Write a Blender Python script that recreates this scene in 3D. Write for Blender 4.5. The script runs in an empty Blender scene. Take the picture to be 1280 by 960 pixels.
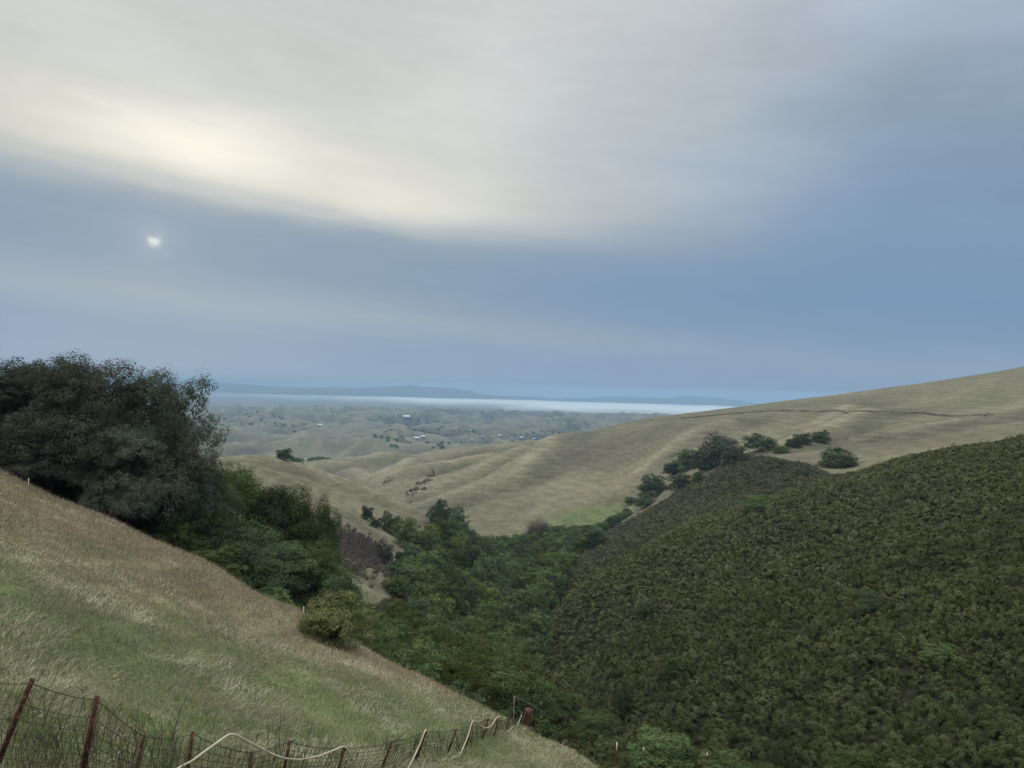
import bpy, math, random
import numpy as np
from mathutils import Matrix, Vector

rng = np.random.default_rng(7)
random.seed(7)
PI = math.pi
scene = bpy.context.scene
COL = scene.collection

# ------------------------------------------------------------------ camera
F = 961.0
ROLL = math.radians(1.5)
PITCH = math.radians(0.48)
CAMM = Matrix.Rotation(PI/2 + PITCH, 4, 'X') @ Matrix.Rotation(ROLL, 4, 'Z')
cam_data = bpy.data.cameras.new('camera')
cam_data.sensor_width = 36.0
cam_data.lens = 36.0 * F / 1280.0
cam_data.clip_start = 0.1
cam_data.clip_end = 90000.0
cam = bpy.data.objects.new('camera', cam_data)
COL.objects.link(cam)
cam.matrix_world = CAMM
scene.camera = cam
CM3 = np.array(CAMM.to_3x3())

def ray(px, py):
    v = CM3 @ np.array([(px-640.0)/F, (480.0-py)/F, -1.0])
    return v

def at(px, py, d):
    """world point seen at pixel (px,py) at depth y=d"""
    v = ray(px, py)
    return v * (d / v[1])

def px_of(p):
    q = CM3.T @ np.asarray(p, float)
    return 640 + F*q[0]/(-q[2]), 480 - F*q[1]/(-q[2])

# ------------------------------------------------------------------ noise
def _hash(ix, iy, seed):
    h = (ix.astype(np.int64)*374761393 + iy.astype(np.int64)*668265263 + seed*1442695041) & 0xffffffff
    h = ((h ^ (h >> 13)) * 1274126177) & 0xffffffff
    return ((h ^ (h >> 16)) & 0xffff) / 65535.0 * 2*PI

def perlin(x, y, seed=0):
    x = np.asarray(x, float); y = np.asarray(y, float)
    ix = np.floor(x); iy = np.floor(y)
    fx = x-ix; fy = y-iy
    def g(dx, dy):
        a = _hash(ix+dx, iy+dy, seed)
        return np.cos(a)*(fx-dx) + np.sin(a)*(fy-dy)
    u = fx*fx*fx*(fx*(fx*6-15)+10); v = fy*fy*fy*(fy*(fy*6-15)+10)
    a = g(0,0)*(1-u)+g(1,0)*u
    b = g(0,1)*(1-u)+g(1,1)*u
    return (a*(1-v)+b*v)*1.5

def fbm(x, y, seed=0, octs=4, gain=0.5):
    s = 0; a = 1.0
    for o in range(octs):
        s = s + a*perlin(x*2**o, y*2**o, seed+o*17)
        a *= gain
    return s

def sstep(a, b, x):
    t = np.clip((x-a)/(b-a), 0, 1)
    return t*t*(3-2*t)

# ------------------------------------------------------------------ terrain control points
# (pixel column, [(pixel row, depth) visible points or ('z', depth, height) hidden ones])
CTRL = {
 -160: [('z',10,-5.2),('z',25,-3.9),('z',45,-1.4),('z',60,-1.5),('z',100,-12),('z',200,-40),('z',400,-75),('z',1000,-150),('z',2500,-215)],
 0:   [('z',9,-5.9),('z',15,-5.8),('z',25,-5.6),('z',36,-5.4),(590,44),('z',56,-8.2),('z',100,-25),('z',200,-46),('z',400,-78),('z',1000,-150),('z',2500,-215)],
 130: [('z',9,-6.3),('z',15,-6.7),('z',25,-7.1),('z',36,-7.5),(650,43.5),('z',52,-11),('z',65,-15),('z',100,-25),('z',200,-42),('z',350,-50),('z',500,-75),('z',1000,-150),('z',2500,-215)],
 260: [('z',9,-6.8),('z',15,-7.7),('z',25,-8.6),('z',36,-9.6),(707,43.6),('z',50,-14),('z',62,-19),('z',100,-26),('z',200,-34),('z',340,-34),('z',450,-55),('z',1000,-145),('z',2500,-215)],
 320: [('z',100,-27),('z',200,-34),('z',280,-35),(570,350),('z',450,-58),('z',700,-100),('z',1100,-135)],
 390: [('z',9,-7.5),('z',15,-8.5),('z',25,-10.0),('z',35,-11.6),(772,41.8),('z',48,-17),('z',60,-23),('z',100,-30),('z',150,-36),('z',200,-39),('z',260,-41),(620,300),(588,350),('z',420,-60),('z',600,-95),(583,1000),(573,1300),('z',1600,-165),('z',2500,-215)],
 450: [('z',150,-39),(712,170),('z',200,-46),(655,250),('z',285,-50),(608,350),('z',430,-72),('z',600,-98),('z',800,-108),(577,1250),('z',1600,-165)],
 500: [('z',100,-36),(738,165),('z',200,-52),(688,240),('z',275,-56),(630,345),('z',420,-76),(621,600),(600,700),(581,850),('z',980,-102),(566,1200),('z',1500,-160),('z',2500,-215)],
 540: [('z',9,-8.3),('z',15,-9.6),('z',25,-11.7),('z',33,-13.4),(850,39),('z',46,-20),('z',60,-28),('z',100,-38),('z',150,-49),('z',200,-56),('z',260,-57)],
 550: [(667,300),(656,335),('z',420,-79),('z',500,-86),(622,590),(595,680),(578,800),('z',930,-98),(563,1180),('z',1500,-155)],
 620: [('z',9,-8.8),('z',15,-10.1),('z',25,-12.6),('z',32,-14.4),(893,37.6),('z',43,-20),('z',50,-26),('z',60,-30),('z',100,-41),('z',150,-52),('z',200,-59),('z',300,-73),('z',400,-85)],
 600: [('z',460,-87),(645,520),(618,590),(590,670),(577,740),('z',860,-84),(560,1080),('z',1400,-145),('z',2500,-215)],
 660: [('z',60,-31),('z',100,-42.5),('z',150,-53),('z',200,-61),('z',300,-74),('z',400,-84),(668,460),(640,520),(600,610),(573,700),(560,790),('z',950,-84),(551,1150),('z',1500,-140)],
 700: [('z',9,-9.2),('z',15,-10.8),('z',25,-13.6),('z',31,-15.3),(935,36.4),('z',42,-22)],
 720: [('z',60,-31),('z',100,-41),('z',150,-48.5),(745,180),('z',225,-57),('z',290,-62),('z',350,-71),('z',400,-78),(660,450),(645,480),(600,600),(560,730),(540,850),('z',1050,-72),('z',1500,-135),('z',2500,-215)],
 760: [('z',9,-9.8),('z',15,-11.4),('z',25,-14.4),('z',31,-16.2),('z',37,-18.6),('z',43,-24)],
 780: [('z',60,-31),('z',100,-37.5),('z',150,-41),(705,185),('z',220,-50),(680,260),(657,310),('z',355,-62),('z',410,-70),(640,460),(600,565),(560,710),(526,900),('z',1150,-68),('z',1600,-135)],
 850: [('z',9,-10.2),('z',15,-12),('z',25,-15.4),('z',36,-21.5),('z',45,-26.5),('z',60,-30),('z',100,-34),('z',150,-36.5),(663,205),('z',238,-41.5),(640,275),(616,320),('z',362,-50),(610,430),(575,520),(545,650),(518,950),('z',1250,-55),('z',1700,-130),('z',2500,-215)],
 930: [('z',60,-28.5),('z',100,-31),('z',150,-32.5),(635,220),('z',250,-36),(600,292),(574,335),('z',365,-31),('z',400,-34),(560,480),(535,640),(508,910),('z',1300,-45)],
 1000:[('z',9,-11),('z',15,-13),('z',25,-17.5),('z',36,-23.5),('z',45,-26),('z',55,-27),('z',100,-29),('z',150,-29.6),(612,230),('z',262,-32),(590,300),(580,328),('z',350,-31.5),(572,370),(548,455),(518,700),(499,900),('z',1300,-30),('z',1800,-120)],
 1040:[('z',260,-29.5),(592,300),(586,345),(566,390),(542,480),(512,700),(495,890)],
 1100:[('z',100,-25.5),('z',150,-24.6),(582,260),('z',290,-25.5),('z',330,-26),(560,390),(522,600),(487,860),('z',1300,-10)],
 1200:[('z',55,-24),('z',100,-21.5),('z',150,-18.8),(562,232),('z',265,-17),('z',310,-18.5),(545,390),(516,560),(475,800),('z',1200,5),('z',1800,-100),('z',2500,-200)],
 1280:[('z',9,-12),('z',15,-14.5),('z',25,-19.5),('z',40,-22.6),('z',55,-21.6),('z',100,-18.8),('z',150,-15.6),(550,212),('z',245,-12.5),('z',290,-14.5),(534,385),(510,530),(464,770),('z',1200,25)],
 1430:[('z',15,-15),('z',25,-19),('z',40,-20),('z',60,-18),('z',100,-13),('z',200,0),('z',260,-4),('z',380,-5),('z',550,8),('z',750,60),('z',1200,30),('z',1800,-80),('z',2500,-190)],
}
ASC = 2.2
_cu, _cv, _ct = [], [], []
for _px, _lst in CTRL.items():
    for _c in _lst:
        if _c[0] == 'z':
            _d = _c[1]; _z = _c[2]
            _v = ray(_px, 480 + 0.0)
            _p = np.array([_v[0]/_v[1]*_d, _d, _z])
            # correct the column for the roll
            for _ in range(3):
                _qx, _qy = px_of(_p)
                _p[0] += (_px-_qx)/F*_d
        else:
            _p = at(_px, _c[0], _c[1])
        _r = math.hypot(_p[0], _p[1])
        _cu.append(math.atan2(_p[0], _p[1])*ASC); _cv.append(math.log(_r)); _ct.append(_p[2]/_r)
_cu = np.array(_cu); _cv = np.array(_cv); _ct = np.array(_ct)

def _kern(r2):
    return 0.5*r2*np.log(r2+1e-12)
_n = len(_cu)
_A = np.zeros((_n+3, _n+3))
_A[:_n,:_n] = _kern((_cu[:,None]-_cu[None])**2 + (_cv[:,None]-_cv[None])**2) + np.eye(_n)*0.0006
_A[:_n,_n] = 1; _A[:_n,_n+1] = _cu; _A[:_n,_n+2] = _cv
_A[_n:,:_n] = _A[:_n,_n:].T
_w = np.linalg.solve(_A, np.concatenate([_ct, np.zeros(3)]))

AZ0, AZ1 = math.radians(-39), math.radians(39)
FAR_R = np.array([0, 1500, 2500, 4000, 6000, 8000, 16000, 40000.])
FAR_Z = np.array([-150, -165, -205, -228, -222, -245, -262, -262.])

SPURS = []
def far_ridges(x, y):
    fx = x + 420*perlin(x/2300, y/2300, 41); fy = y + 420*perlin(x/2300, y/2300, 42)
    return (1 - np.abs(perlin(fx/1300, fy/800, 43))*1.7, 1 - np.abs(perlin(fx/430, fy/330, 44))*1.7, 1 - np.abs(perlin(fx/150, fy/170, 45))*1.7)

SPUR_PX = [[(941,571),(960,564),(985,556),(1020,543),(1060,526),(1085,516)], [(774,616),(800,592),(837,563),(865,545),(905,531)],
           [(1115,545),(1170,534),(1229,526),(1290,507)], [(557,625),(600,611),(642,596),(684,562),(730,537)], [(526,619),(560,604),(600,589),(650,563)],
           [(1000,540),(1040,524),(1060,512)],
           [(345,578),(380,586),(440,607),(500,631),(545,654)], [(395,622),(430,640),(470,664),(507,688)], [(430,702),(460,715),(497,737)],
           [(425,583),(470,573),(510,560),(535,553)], [(505,586),(545,575),(590,566),(640,561)], [(440,592),(500,594),(560,583),(610,572)], [(395,566),(430,560),(470,551)]]
def spur_dist(x, y):
    """signed distance to the nearest spur crest (negative on the sunward side)"""
    best = np.full(x.shape, 1e9); sg = np.ones(x.shape)
    for pl in SPURS:
        for a, b in zip(pl[:-1], pl[1:]):
            ex, ey = b[0]-a[0], b[1]-a[1]; L2 = ex*ex+ey*ey
            t = np.clip(((x-a[0])*ex + (y-a[1])*ey)/L2, 0, 1)
            dx, dy = x-a[0]-t*ex, y-a[1]-t*ey
            d = np.hypot(dx, dy); m = d < best
            best = np.where(m, d, best); sg = np.where(m, np.sign(ex*dy - ey*dx), sg)
    return -best*sg, best

def relief(x, y):
    """spur and gully pattern of the middle hills (1 on a spur crest, falling to the gullies)"""
    gx = x + 34*perlin(x/170, y/170, 3); gy = y + 34*perlin(x/170, y/170, 4)
    gp = gx*0.5 + gy*0.865; gq = gx*0.865 - gy*0.5
    return (1 - np.abs(perlin(gq/150, gp/520, 11))*1.8, 1 - np.abs(perlin(gq/47, gp/190, 12))*1.8, 1 - np.abs(perlin(gx/16, gy/28, 13))*1.7)

def ground(x, y):
    x = np.atleast_1d(np.asarray(x, float)); y = np.atleast_1d(np.asarray(y, float))
    sh = x.shape
    x = x.ravel(); y = y.ravel()
    r = np.hypot(x, y) + 1e-6
    az = np.arctan2(x, y)
    azc = np.clip(az, AZ0, AZ1)
    back = sstep(math.radians(60), math.radians(175), np.abs(az))
    azc = azc*(1-back)
    rc = np.clip(r, 8.0, 2600.0)
    u = azc*ASC; v = np.log(rc)
    t = np.empty_like(u)
    for i in range(0, len(u), 20000):
        s = slice(i, i+20000)
        k = _kern((u[s,None]-_cu[None])**2 + (v[s,None]-_cv[None])**2)
        t[s] = k @ _w[:_n] + _w[_n] + _w[_n+1]*u[s] + _w[_n+2]*v[s]
    z = t*rc
    # road bank under the camera
    bank = -1.75 - 0.95*np.maximum(r-0.7, 0)
    z = np.where(r < 8.0, np.maximum(bank, z), z)
    # gullies and spurs on the middle hills
    wm = sstep(330, 600, r)
    r1, r2, r3 = relief(x, y)
    calm = 1 - 0.55*sstep(math.radians(14), math.radians(22), az)
    crestq = 1 - 0.75*sstep(720, 860, r)*sstep(math.radians(6), math.radians(12), az)
    z = z + wm*calm*crestq*(np.minimum(r, 800)/700.0)*(4.0*(r1-0.5) + 1.1*(r2-0.5) + 0.6*(r3-0.5))
    if SPURS:
        near_ = (r > 140) & (r < 2200)
        ds, _ = spur_dist(x[near_], y[near_])
        k_ = r[near_]/600.0
        z[near_] += (1-sstep(1700, 2200, r[near_]))*k_*(3.6*np.exp(-(ds/(17*k_))**2) - 2.0*np.exp(-((ds-24*k_)/(16*k_))**2))
    wn = sstep(60, 150, r)
    z = z + wn*(1-wm)*0.5*fbm(x/18, y/18, 21, 3)
    z = z + sstep(9, 20, r)*(1-sstep(45, 60, r))*(0.22*perlin(x/5, y/5, 31) + 0.06*perlin(x/1.3, y/1.3, 32))
    # far rolling country
    wf = sstep(1150, 1900, r)
    h1, h2, h3 = far_ridges(x, y)
    amp = np.interp(r, [1500, 2500, 3400, 4600, 6200, 8000], [1.0, 1.6, 1.3, 2.0, 2.1, 0.25])
    zf = np.interp(r, FAR_R, FAR_Z) + amp*(40*(h1-0.4) + 30*(h2-0.5)) + np.interp(r, [1500, 2200, 3500, 6000, 8000], [15, 25, 22, 22, 4])*(h3-0.5)
    z = z*(1-wf) + zf*wf
    return z.reshape(sh)

def g1(x, y):
    return float(ground(np.array([x]), np.array([y]))[0])

_RS = np.exp(np.linspace(math.log(9), math.log(9000), 2600))
def hit(px, py):
    """the ground point seen at a pixel"""
    v = ray(px, py); v = v/math.hypot(v[0], v[1])
    z = ground(v[0]*_RS, v[1]*_RS)
    below = np.nonzero(z >= v[2]*_RS)[0]
    r = _RS[below[0]] if len(below) else 1500.0
    return np.array([v[0]*r, v[1]*r, g1(v[0]*r, v[1]*r)])

_sp = [[hit(a, b)[:2] for a, b in pl] for pl in SPUR_PX]
SPURS.extend(_sp)

def plan(px, d):
    """plan position of a pixel column at a depth"""
    return np.array([(px-640.0)/F*d, d])

def in_poly(px, py, poly):
    inside = np.zeros(np.shape(px), bool)
    n = len(poly)
    for i in range(n):
        x0, y0 = poly[i]; x1, y1 = poly[(i+1) % n]
        c = ((y0 > py) != (y1 > py)) & (px < (x1-x0)*(py-y0)/((y1-y0) + 1e-12) + x0)
        inside ^= c
    return inside

# regions drawn on the map as (column, log depth)
def lp(lst): return [(a, math.log(b)) for a, b in lst]
CHAP = lp([(715,46),(700,60),(690,80),(676,110),(684,150),(704,185),(716,240),(735,300),(760,336),(800,342),(860,345),(900,350),(940,352),(1000,340),(1022,322),(1030,300),(1050,285),(1100,276),(1200,250),(1280,226),(1700,215),(1700,36),(900,36),(800,43)])
WOOD = lp([(470,50),(452,75),(452,100),(470,140),(505,172),(500,215),(522,262),(548,305),(560,345),(590,395),(640,440),(690,452),(735,440),(745,400),(738,350),(722,290),(708,230),(700,195),(680,155),(668,112),(682,80),(700,58),(690,47),(640,46),(560,48)])

def colrow(x, y):
    return 640 + F*x/np.maximum(y, 1e-3), np.log(np.maximum(y, 1e-3))

# ------------------------------------------------------------------ object helpers
def tag(o, label=None, cat=None, group=None, kind=None):
    if label: o['label'] = label
    if cat: o['category'] = cat
    if group: o['group'] = group
    if kind: o['kind'] = kind
    return o

def mesh_np(name, verts, faces=None, mat=None, quads=None, tris=None, smooth=False, attrs=None):
    """fast mesh from arrays; attrs: {name: (n,) or (n,3) per vertex}"""
    me = bpy.data.meshes.new(name)
    verts = np.asarray(verts, np.float32)
    fl = []
    if quads is not None and len(quads): fl.append((np.asarray(quads, np.int32), 4))
    if tris is not None and len(tris): fl.append((np.asarray(tris, np.int32), 3))
    nl = sum(a.size for a, k in fl); nf = sum(len(a) for a, k in fl)
    me.vertices.add(len(verts)); me.vertices.foreach_set('co', verts.ravel())
    me.loops.add(nl); me.polygons.add(nf)
    li = np.concatenate([a.ravel() for a, k in fl]).astype(np.int32)
    me.loops.foreach_set('vertex_index', li)
    tot = np.concatenate([np.full(len(a), k, np.int32) for a, k in fl])
    st = np.concatenate([[0], np.cumsum(tot)[:-1]]).astype(np.int32)
    me.polygons.foreach_set('loop_start', st)
    me.polygons.foreach_set('loop_total', tot)
    if smooth: me.polygons.foreach_set('use_smooth', np.ones(nf, bool))
    if attrs:
        for k, v in attrs.items():
            v = np.asarray(v, np.float32)
            if v.ndim == 1:
                at_ = me.attributes.new(k, 'FLOAT', 'POINT'); at_.data.foreach_set('value', v)
            else:
                at_ = me.attributes.new(k, 'FLOAT_COLOR', 'POINT')
                c4 = np.ones((len(v), 4), np.float32); c4[:, :3] = v
                at_.data.foreach_set('color', c4.ravel())
    me.update(calc_edges=True)
    me.validate()
    if mat: me.materials.append(mat)
    return me

def link(name, me, parent=None, loc=None):
    o = bpy.data.objects.new(name, me)
    COL.objects.link(o)
    if parent is not None: o.parent = parent
    if loc is not None: o.location = loc
    return o

def empty(name, loc=(0,0,0), rz=0):
    o = bpy.data.objects.new(name, None)
    COL.objects.link(o)
    o.location = loc; o.rotation_euler = (0, 0, rz)
    o.empty_display_size = 0.3
    return o

def tube(pts, rads, n=6, cap=True):
    """verts, quads, tris of a tapered tube"""
    pts = np.asarray(pts, float); m = len(pts)
    rads = np.broadcast_to(np.asarray(rads, float), (m,))
    V = []; 
    tan = np.gradient(pts, axis=0)
    tan /= np.linalg.norm(tan, axis=1)[:,None] + 1e-9
    ref = np.array([0.31, 0.17, 0.93]) if abs(tan[0][2]) < 0.9 else np.array([1.0, 0.1, 0])
    a = np.cross(tan, ref); a /= np.linalg.norm(a, axis=1)[:,None] + 1e-9
    b = np.cross(tan, a)
    th = np.arange(n)*2*PI/n
    V = pts[:,None,:] + rads[:,None,None]*(np.cos(th)[None,:,None]*a[:,None,:] + np.sin(th)[None,:,None]*b[:,None,:])
    V = V.reshape(-1, 3)
    Q = []
    i = np.arange(m-1)[:,None]*n; j = np.arange(n)[None]; j2 = (j+1) % n
    Q = np.stack([i+j, i+j2, i+n+j2, i+n+j], -1).reshape(-1, 4)
    T = []
    if cap:
        for k in range(1, n-1):
            T.append((0, k+1, k)); T.append(((m-1)*n, (m-1)*n+k, (m-1)*n+k+1))
    return V, Q, np.array(T, int).reshape(-1, 3)

class MB:
    def __init__(s): s.v = []; s.q = []; s.t = []; s.n = 0; s.a = []
    def add(s, V, Q=None, T=None, a=None):
        V = np.asarray(V, float)
        s.v.append(V)
        if Q is not None and len(Q): s.q.append(np.asarray(Q, int) + s.n)
        if T is not None and len(T): s.t.append(np.asarray(T, int) + s.n)
        if a is not None: s.a.append(np.broadcast_to(np.asarray(a, float), (len(V),)))
        s.n += len(V)
        return s
    def tube(s, pts, rads, n=6, cap=True, a=None):
        V, Q, T = tube(pts, rads, n, cap); return s.add(V, Q, T, a)
    def box(s, c, sz, M=None, a=None):
        c = np.asarray(c, float); h = np.asarray(sz, float)/2
        V = np.array([[x, y, z] for x in (-1,1) for y in (-1,1) for z in (-1,1)], float)*h
        if M is not None: V = V @ np.asarray(M).T
        V = V + c
        return s.add(V, [(0,1,3,2),(4,6,7,5),(0,4,5,1),(2,3,7,6),(0,2,6,4),(1,5,7,3)], None, a)
    def mesh(s, name, mat, smooth=False):
        at_ = {'tint': np.concatenate(s.a)} if s.a else None
        return mesh_np(name, np.concatenate(s.v), mat=mat,
                       quads=np.concatenate(s.q) if s.q else None,
                       tris=np.concatenate(s.t) if s.t else None, smooth=smooth, attrs=at_)

# ------------------------------------------------------------------ materials
def srgb(r, g, b):
    def f(c):
        c /= 255.0
        return c/12.92 if c <= 0.04045 else ((c+0.055)/1.055)**2.4
    return (f(r), f(g), f(b), 1.0)

def new_mat(name, rough=0.9, spec=0.2):
    m = bpy.data.materials.new(name); m.use_nodes = True
    nt = m.node_tree
    b = nt.nodes['Principled BSDF']
    b.inputs['Roughness'].default_value = rough
    b.inputs['Specular IOR Level'].default_value = spec
    return m, nt, b

def N(nt, typ, **kw):
    n = nt.nodes.new(typ)
    for k, v in kw.items():
        if hasattr(n, k): setattr(n, k, v)
        else: n.inputs[k].default_value = v
    return n

def math_node(nt, op, a, b=None, c=None, clamp=False):
    n = nt.nodes.new('ShaderNodeMath'); n.operation = op; n.use_clamp = clamp
    for i, v in enumerate((a, b, c)):
        if v is None: continue
        if isinstance(v, (int, float)): n.inputs[i].default_value = v
        else: nt.links.new(v, n.inputs[i])
    return n.outputs[0]

def ramp(nt, fac, stops, interp='LINEAR'):
    r = nt.nodes.new('ShaderNodeValToRGB'); r.color_ramp.interpolation = interp
    el = r.color_ramp.elements
    while len(el) < len(stops): el.new(0.5)
    for e, (p, c) in zip(el, stops):
        e.position = p; e.color = c if len(c) == 4 else (*c, 1)
    nt.links.new(fac, r.inputs[0])
    return r.outputs[0]

def mixrgb(nt, fac, a, b, mode='MIX'):
    n = nt.nodes.new('ShaderNodeMix'); n.data_type = 'RGBA'; n.blend_type = mode
    for s, v in ((n.inputs[0], fac), (n.inputs[6], a), (n.inputs[7], b)):
        if isinstance(v, (int, float)): s.default_value = v
        elif isinstance(v, tuple): s.default_value = v if len(v) == 4 else (*v, 1)
        else: nt.links.new(v, s)
    return n.outputs[2]

def noise_tex(nt, vec, scale, detail=4, rough=0.55, dist=0.0):
    n = N(nt, 'ShaderNodeTexNoise'); n.inputs['Scale'].default_value = scale
    n.inputs['Detail'].default_value = detail; n.inputs['Roughness'].default_value = rough
    n.inputs['Distortion'].default_value = dist
    nt.links.new(vec, n.inputs['Vector'])
    return n.outputs['Fac']
HAZE_D = 1.05e-4
HAZE_C = (0.36, 0.55, 0.76, 1)
# ------------------------------------------------------------------ world: high overcast with a bright break over the hidden sun
SUN_V = ray(192, 300); SUN_V = SUN_V/np.linalg.norm(SUN_V)
SUN_EL = math.asin(SUN_V[2]); SUN_AZ = math.atan2(SUN_V[0], SUN_V[1])
world = bpy.data.worlds.new('World'); scene.world = world
world.use_nodes = True
wt = world.node_tree; wt.nodes.clear()
wout = wt.nodes.new('ShaderNodeOutputWorld')
sky = wt.nodes.new('ShaderNodeTexSky'); sky.sky_type = 'NISHITA'; sky.sun_disc = False
sky.sun_elevation = SUN_EL; sky.sun_rotation = SUN_AZ
bg_sky = wt.nodes.new('ShaderNodeBackground'); bg_sky.inputs[1].default_value = 0.05
wt.links.new(sky.outputs[0], bg_sky.inputs[0])
tc = wt.nodes.new('ShaderNodeTexCoord')
nrm = wt.nodes.new('ShaderNodeVectorMath'); nrm.operation = 'NORMALIZE'
wt.links.new(tc.outputs['Generated'], nrm.inputs[0])
sep = wt.nodes.new('ShaderNodeSeparateXYZ'); wt.links.new(nrm.outputs[0], sep.inputs[0])
X, Y, Z = sep.outputs
DEG = 180/PI
m_ = lambda op, a, b=None, c=None, clamp=False: math_node(wt, op, a, b, c, clamp)
el = m_('MULTIPLY', m_('ARCSINE', Z), DEG)
azd = m_('MULTIPLY', m_('ARCTAN2', X, m_('ABSOLUTE', Y)), DEG)
comb = wt.nodes.new('ShaderNodeCombineXYZ')
tilt = m_('ADD', el, m_('MULTIPLY', azd, 0.065))
wt.links.new(m_('MULTIPLY', azd, 0.045), comb.inputs[0]); wt.links.new(m_('MULTIPLY', tilt, 0.16), comb.inputs[1])
n1 = noise_tex(wt, comb.outputs[0], 1.0, 5, 0.5, 0.4)
comb2 = wt.nodes.new('ShaderNodeCombineXYZ')
wt.links.new(m_('MULTIPLY', azd, 0.10), comb2.inputs[0]); wt.links.new(m_('MULTIPLY', tilt, 0.75), comb2.inputs[1]); comb2.inputs[2].default_value = 3.7
n2 = noise_tex(wt, comb2.outputs[0], 1.0, 6, 0.55, 0.3)
warp = m_('ADD', m_('MULTIPLY', m_('SUBTRACT', n1, 0.5), 2.6), m_('MULTIPLY', m_('SUBTRACT', n2, 0.5), 1.6))
e = m_('ADD', tilt, warp)
def sky_ramp(stops):
    f = m_('DIVIDE', m_('ADD', e, 5.0), 95.0, clamp=True)
    return ramp(wt, f, [((s+5.0)/95.0, srgb(*c)) for s, c in stops])
Lr = sky_ramp([(-4,(150,168,192)),(0,(149,171,197)),(2.2,(145,167,193)),(3.3,(154,174,192)),(4.4,(162,178,190)),(5.5,(152,170,187)),
    (6.8,(142,163,183)),(9,(144,164,183)),(10.0,(152,169,184)),(11.4,(184,191,194)),(13.0,(214,215,206)),(15,(222,222,214)),
    (18,(217,219,214)),(23,(212,214,212)),(30,(214,216,214)),(50,(235,236,236)),(90,(250,250,250))])
Rr = sky_ramp([(-4,(145,165,192)),(0,(147,166,197)),(2.5,(143,163,193)),(4.2,(147,167,191)),(5.8,(131,157,187)),(8,(124,153,187)),(12,(130,157,188)),
    (16,(138,162,190)),(21,(150,170,190)),(25,(167,182,201)),(30,(178,191,206)),(50,(220,226,232)),(90,(250,250,250))])
mixf = m_('SMOOTH_MIN', m_('SMOOTH_MAX', m_('DIVIDE', m_('ADD', m_('ADD', m_('ADD', azd, 6.5), m_('MULTIPLY', m_('SUBTRACT', 14.0, el), 0.55)), m_('MULTIPLY', m_('SUBTRACT', n1, 0.5), 16.0)), 30.0), 0.0, 0.25), 1.0, 0.25)
mixf = m_('ADD', mixf, 0.0, clamp=True)
sc = mixrgb(wt, mixf, Lr, Rr)
def gauss(a0, e0, sa, se, tiltcoef=0.0):
    da = m_('DIVIDE', m_('SUBTRACT', azd, a0), sa)
    de = m_('DIVIDE', m_('SUBTRACT', e, e0), se)
    q = m_('ADD', m_('MULTIPLY', da, da), m_('MULTIPLY', de, de))
    return m_('EXPONENT', m_('MULTIPLY', q, -1.0))
sc = mixrgb(wt, m_('MULTIPLY', gauss(-23, 14.6, 8.5, 2.2), 1.0), sc, (1.10, 1.06, 0.93, 1))
sc = mixrgb(wt, m_('MULTIPLY', gauss(-10, 12.8, 10, 1.5), 0.55), sc, (0.95, 0.92, 0.80, 1))
# the sun's own disc glowing through the thick lower cloud
dt = wt.nodes.new('ShaderNodeVectorMath'); dt.operation = 'DOT_PRODUCT'
wt.links.new(nrm.outputs[0], dt.inputs[0]); dt.inputs[1].default_value = tuple(SUN_V)
ang = m_('MULTIPLY', m_('ARCCOSINE', m_('MINIMUM', dt.outputs['Value'], 1.0)), DEG)
ang = m_('ADD', ang, m_('MULTIPLY', m_('SUBTRACT', noise_tex(wt, nrm.outputs[0], 75.0, 4, 0.6, 0.5), 0.5), 0.9))
a2 = m_('MULTIPLY', ang, ang)
sc = mixrgb(wt, m_('MULTIPLY', m_('EXPONENT', m_('MULTIPLY', a2, -0.09)), 0.14), sc, srgb(200, 203, 212))
sc = mixrgb(wt, m_('MULTIPLY', m_('EXPONENT', m_('MULTIPLY', a2, -0.9)), 0.22), sc, srgb(205, 205, 212))
sc = mixrgb(wt, m_('MULTIPLY', m_('EXPONENT', m_('MULTIPLY', a2, -9.0)), 0.85), sc, srgb(232, 244, 240))
# broad soft mottling and fine streaks in the cloud sheet
combm = wt.nodes.new('ShaderNodeCombineXYZ')
wt.links.new(m_('MULTIPLY', azd, 0.055), combm.inputs[0]); wt.links.new(m_('MULTIPLY', tilt, 0.14), combm.inputs[1]); combm.inputs[2].default_value = 21.3
n4 = noise_tex(wt, combm.outputs[0], 1.0, 6, 0.55, 0.25)
mot = m_('ADD', 1.0, m_('MULTIPLY', m_('SUBTRACT', n4, 0.55), m_('MULTIPLY', 0.45, m_('SMOOTH_MIN', m_('SMOOTH_MAX', m_('DIVIDE', m_('SUBTRACT', e, 9.0), 6.0), 0.0, 0.3), 1.0, 0.3))))
cm_ = wt.nodes.new('ShaderNodeCombineXYZ')
for i in range(3): wt.links.new(mot, cm_.inputs[i])
sc = mixrgb(wt, 1.0, sc, cm_.outputs[0], 'MULTIPLY')
comb3 = wt.nodes.new('ShaderNodeCombineXYZ')
wt.links.new(m_('MULTIPLY', azd, 0.16), comb3.inputs[0]); wt.links.new(m_('MULTIPLY', tilt, 1.1), comb3.inputs[1]); comb3.inputs[2].default_value = 9.1
n3 = noise_tex(wt, comb3.outputs[0], 1.0, 7, 0.6, 0.8)
st_ = m_('ADD', 1.0, m_('MULTIPLY', m_('SUBTRACT', n3, 0.5), 0.10))
cst = wt.nodes.new('ShaderNodeCombineXYZ')
for i in range(3): wt.links.new(st_, cst.inputs[i])
sc = mixrgb(wt, 1.0, sc, cst.outputs[0], 'MULTIPLY')
bg_cl = wt.nodes.new('ShaderNodeBackground'); wt.links.new(sc, bg_cl.inputs[0]); 
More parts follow.
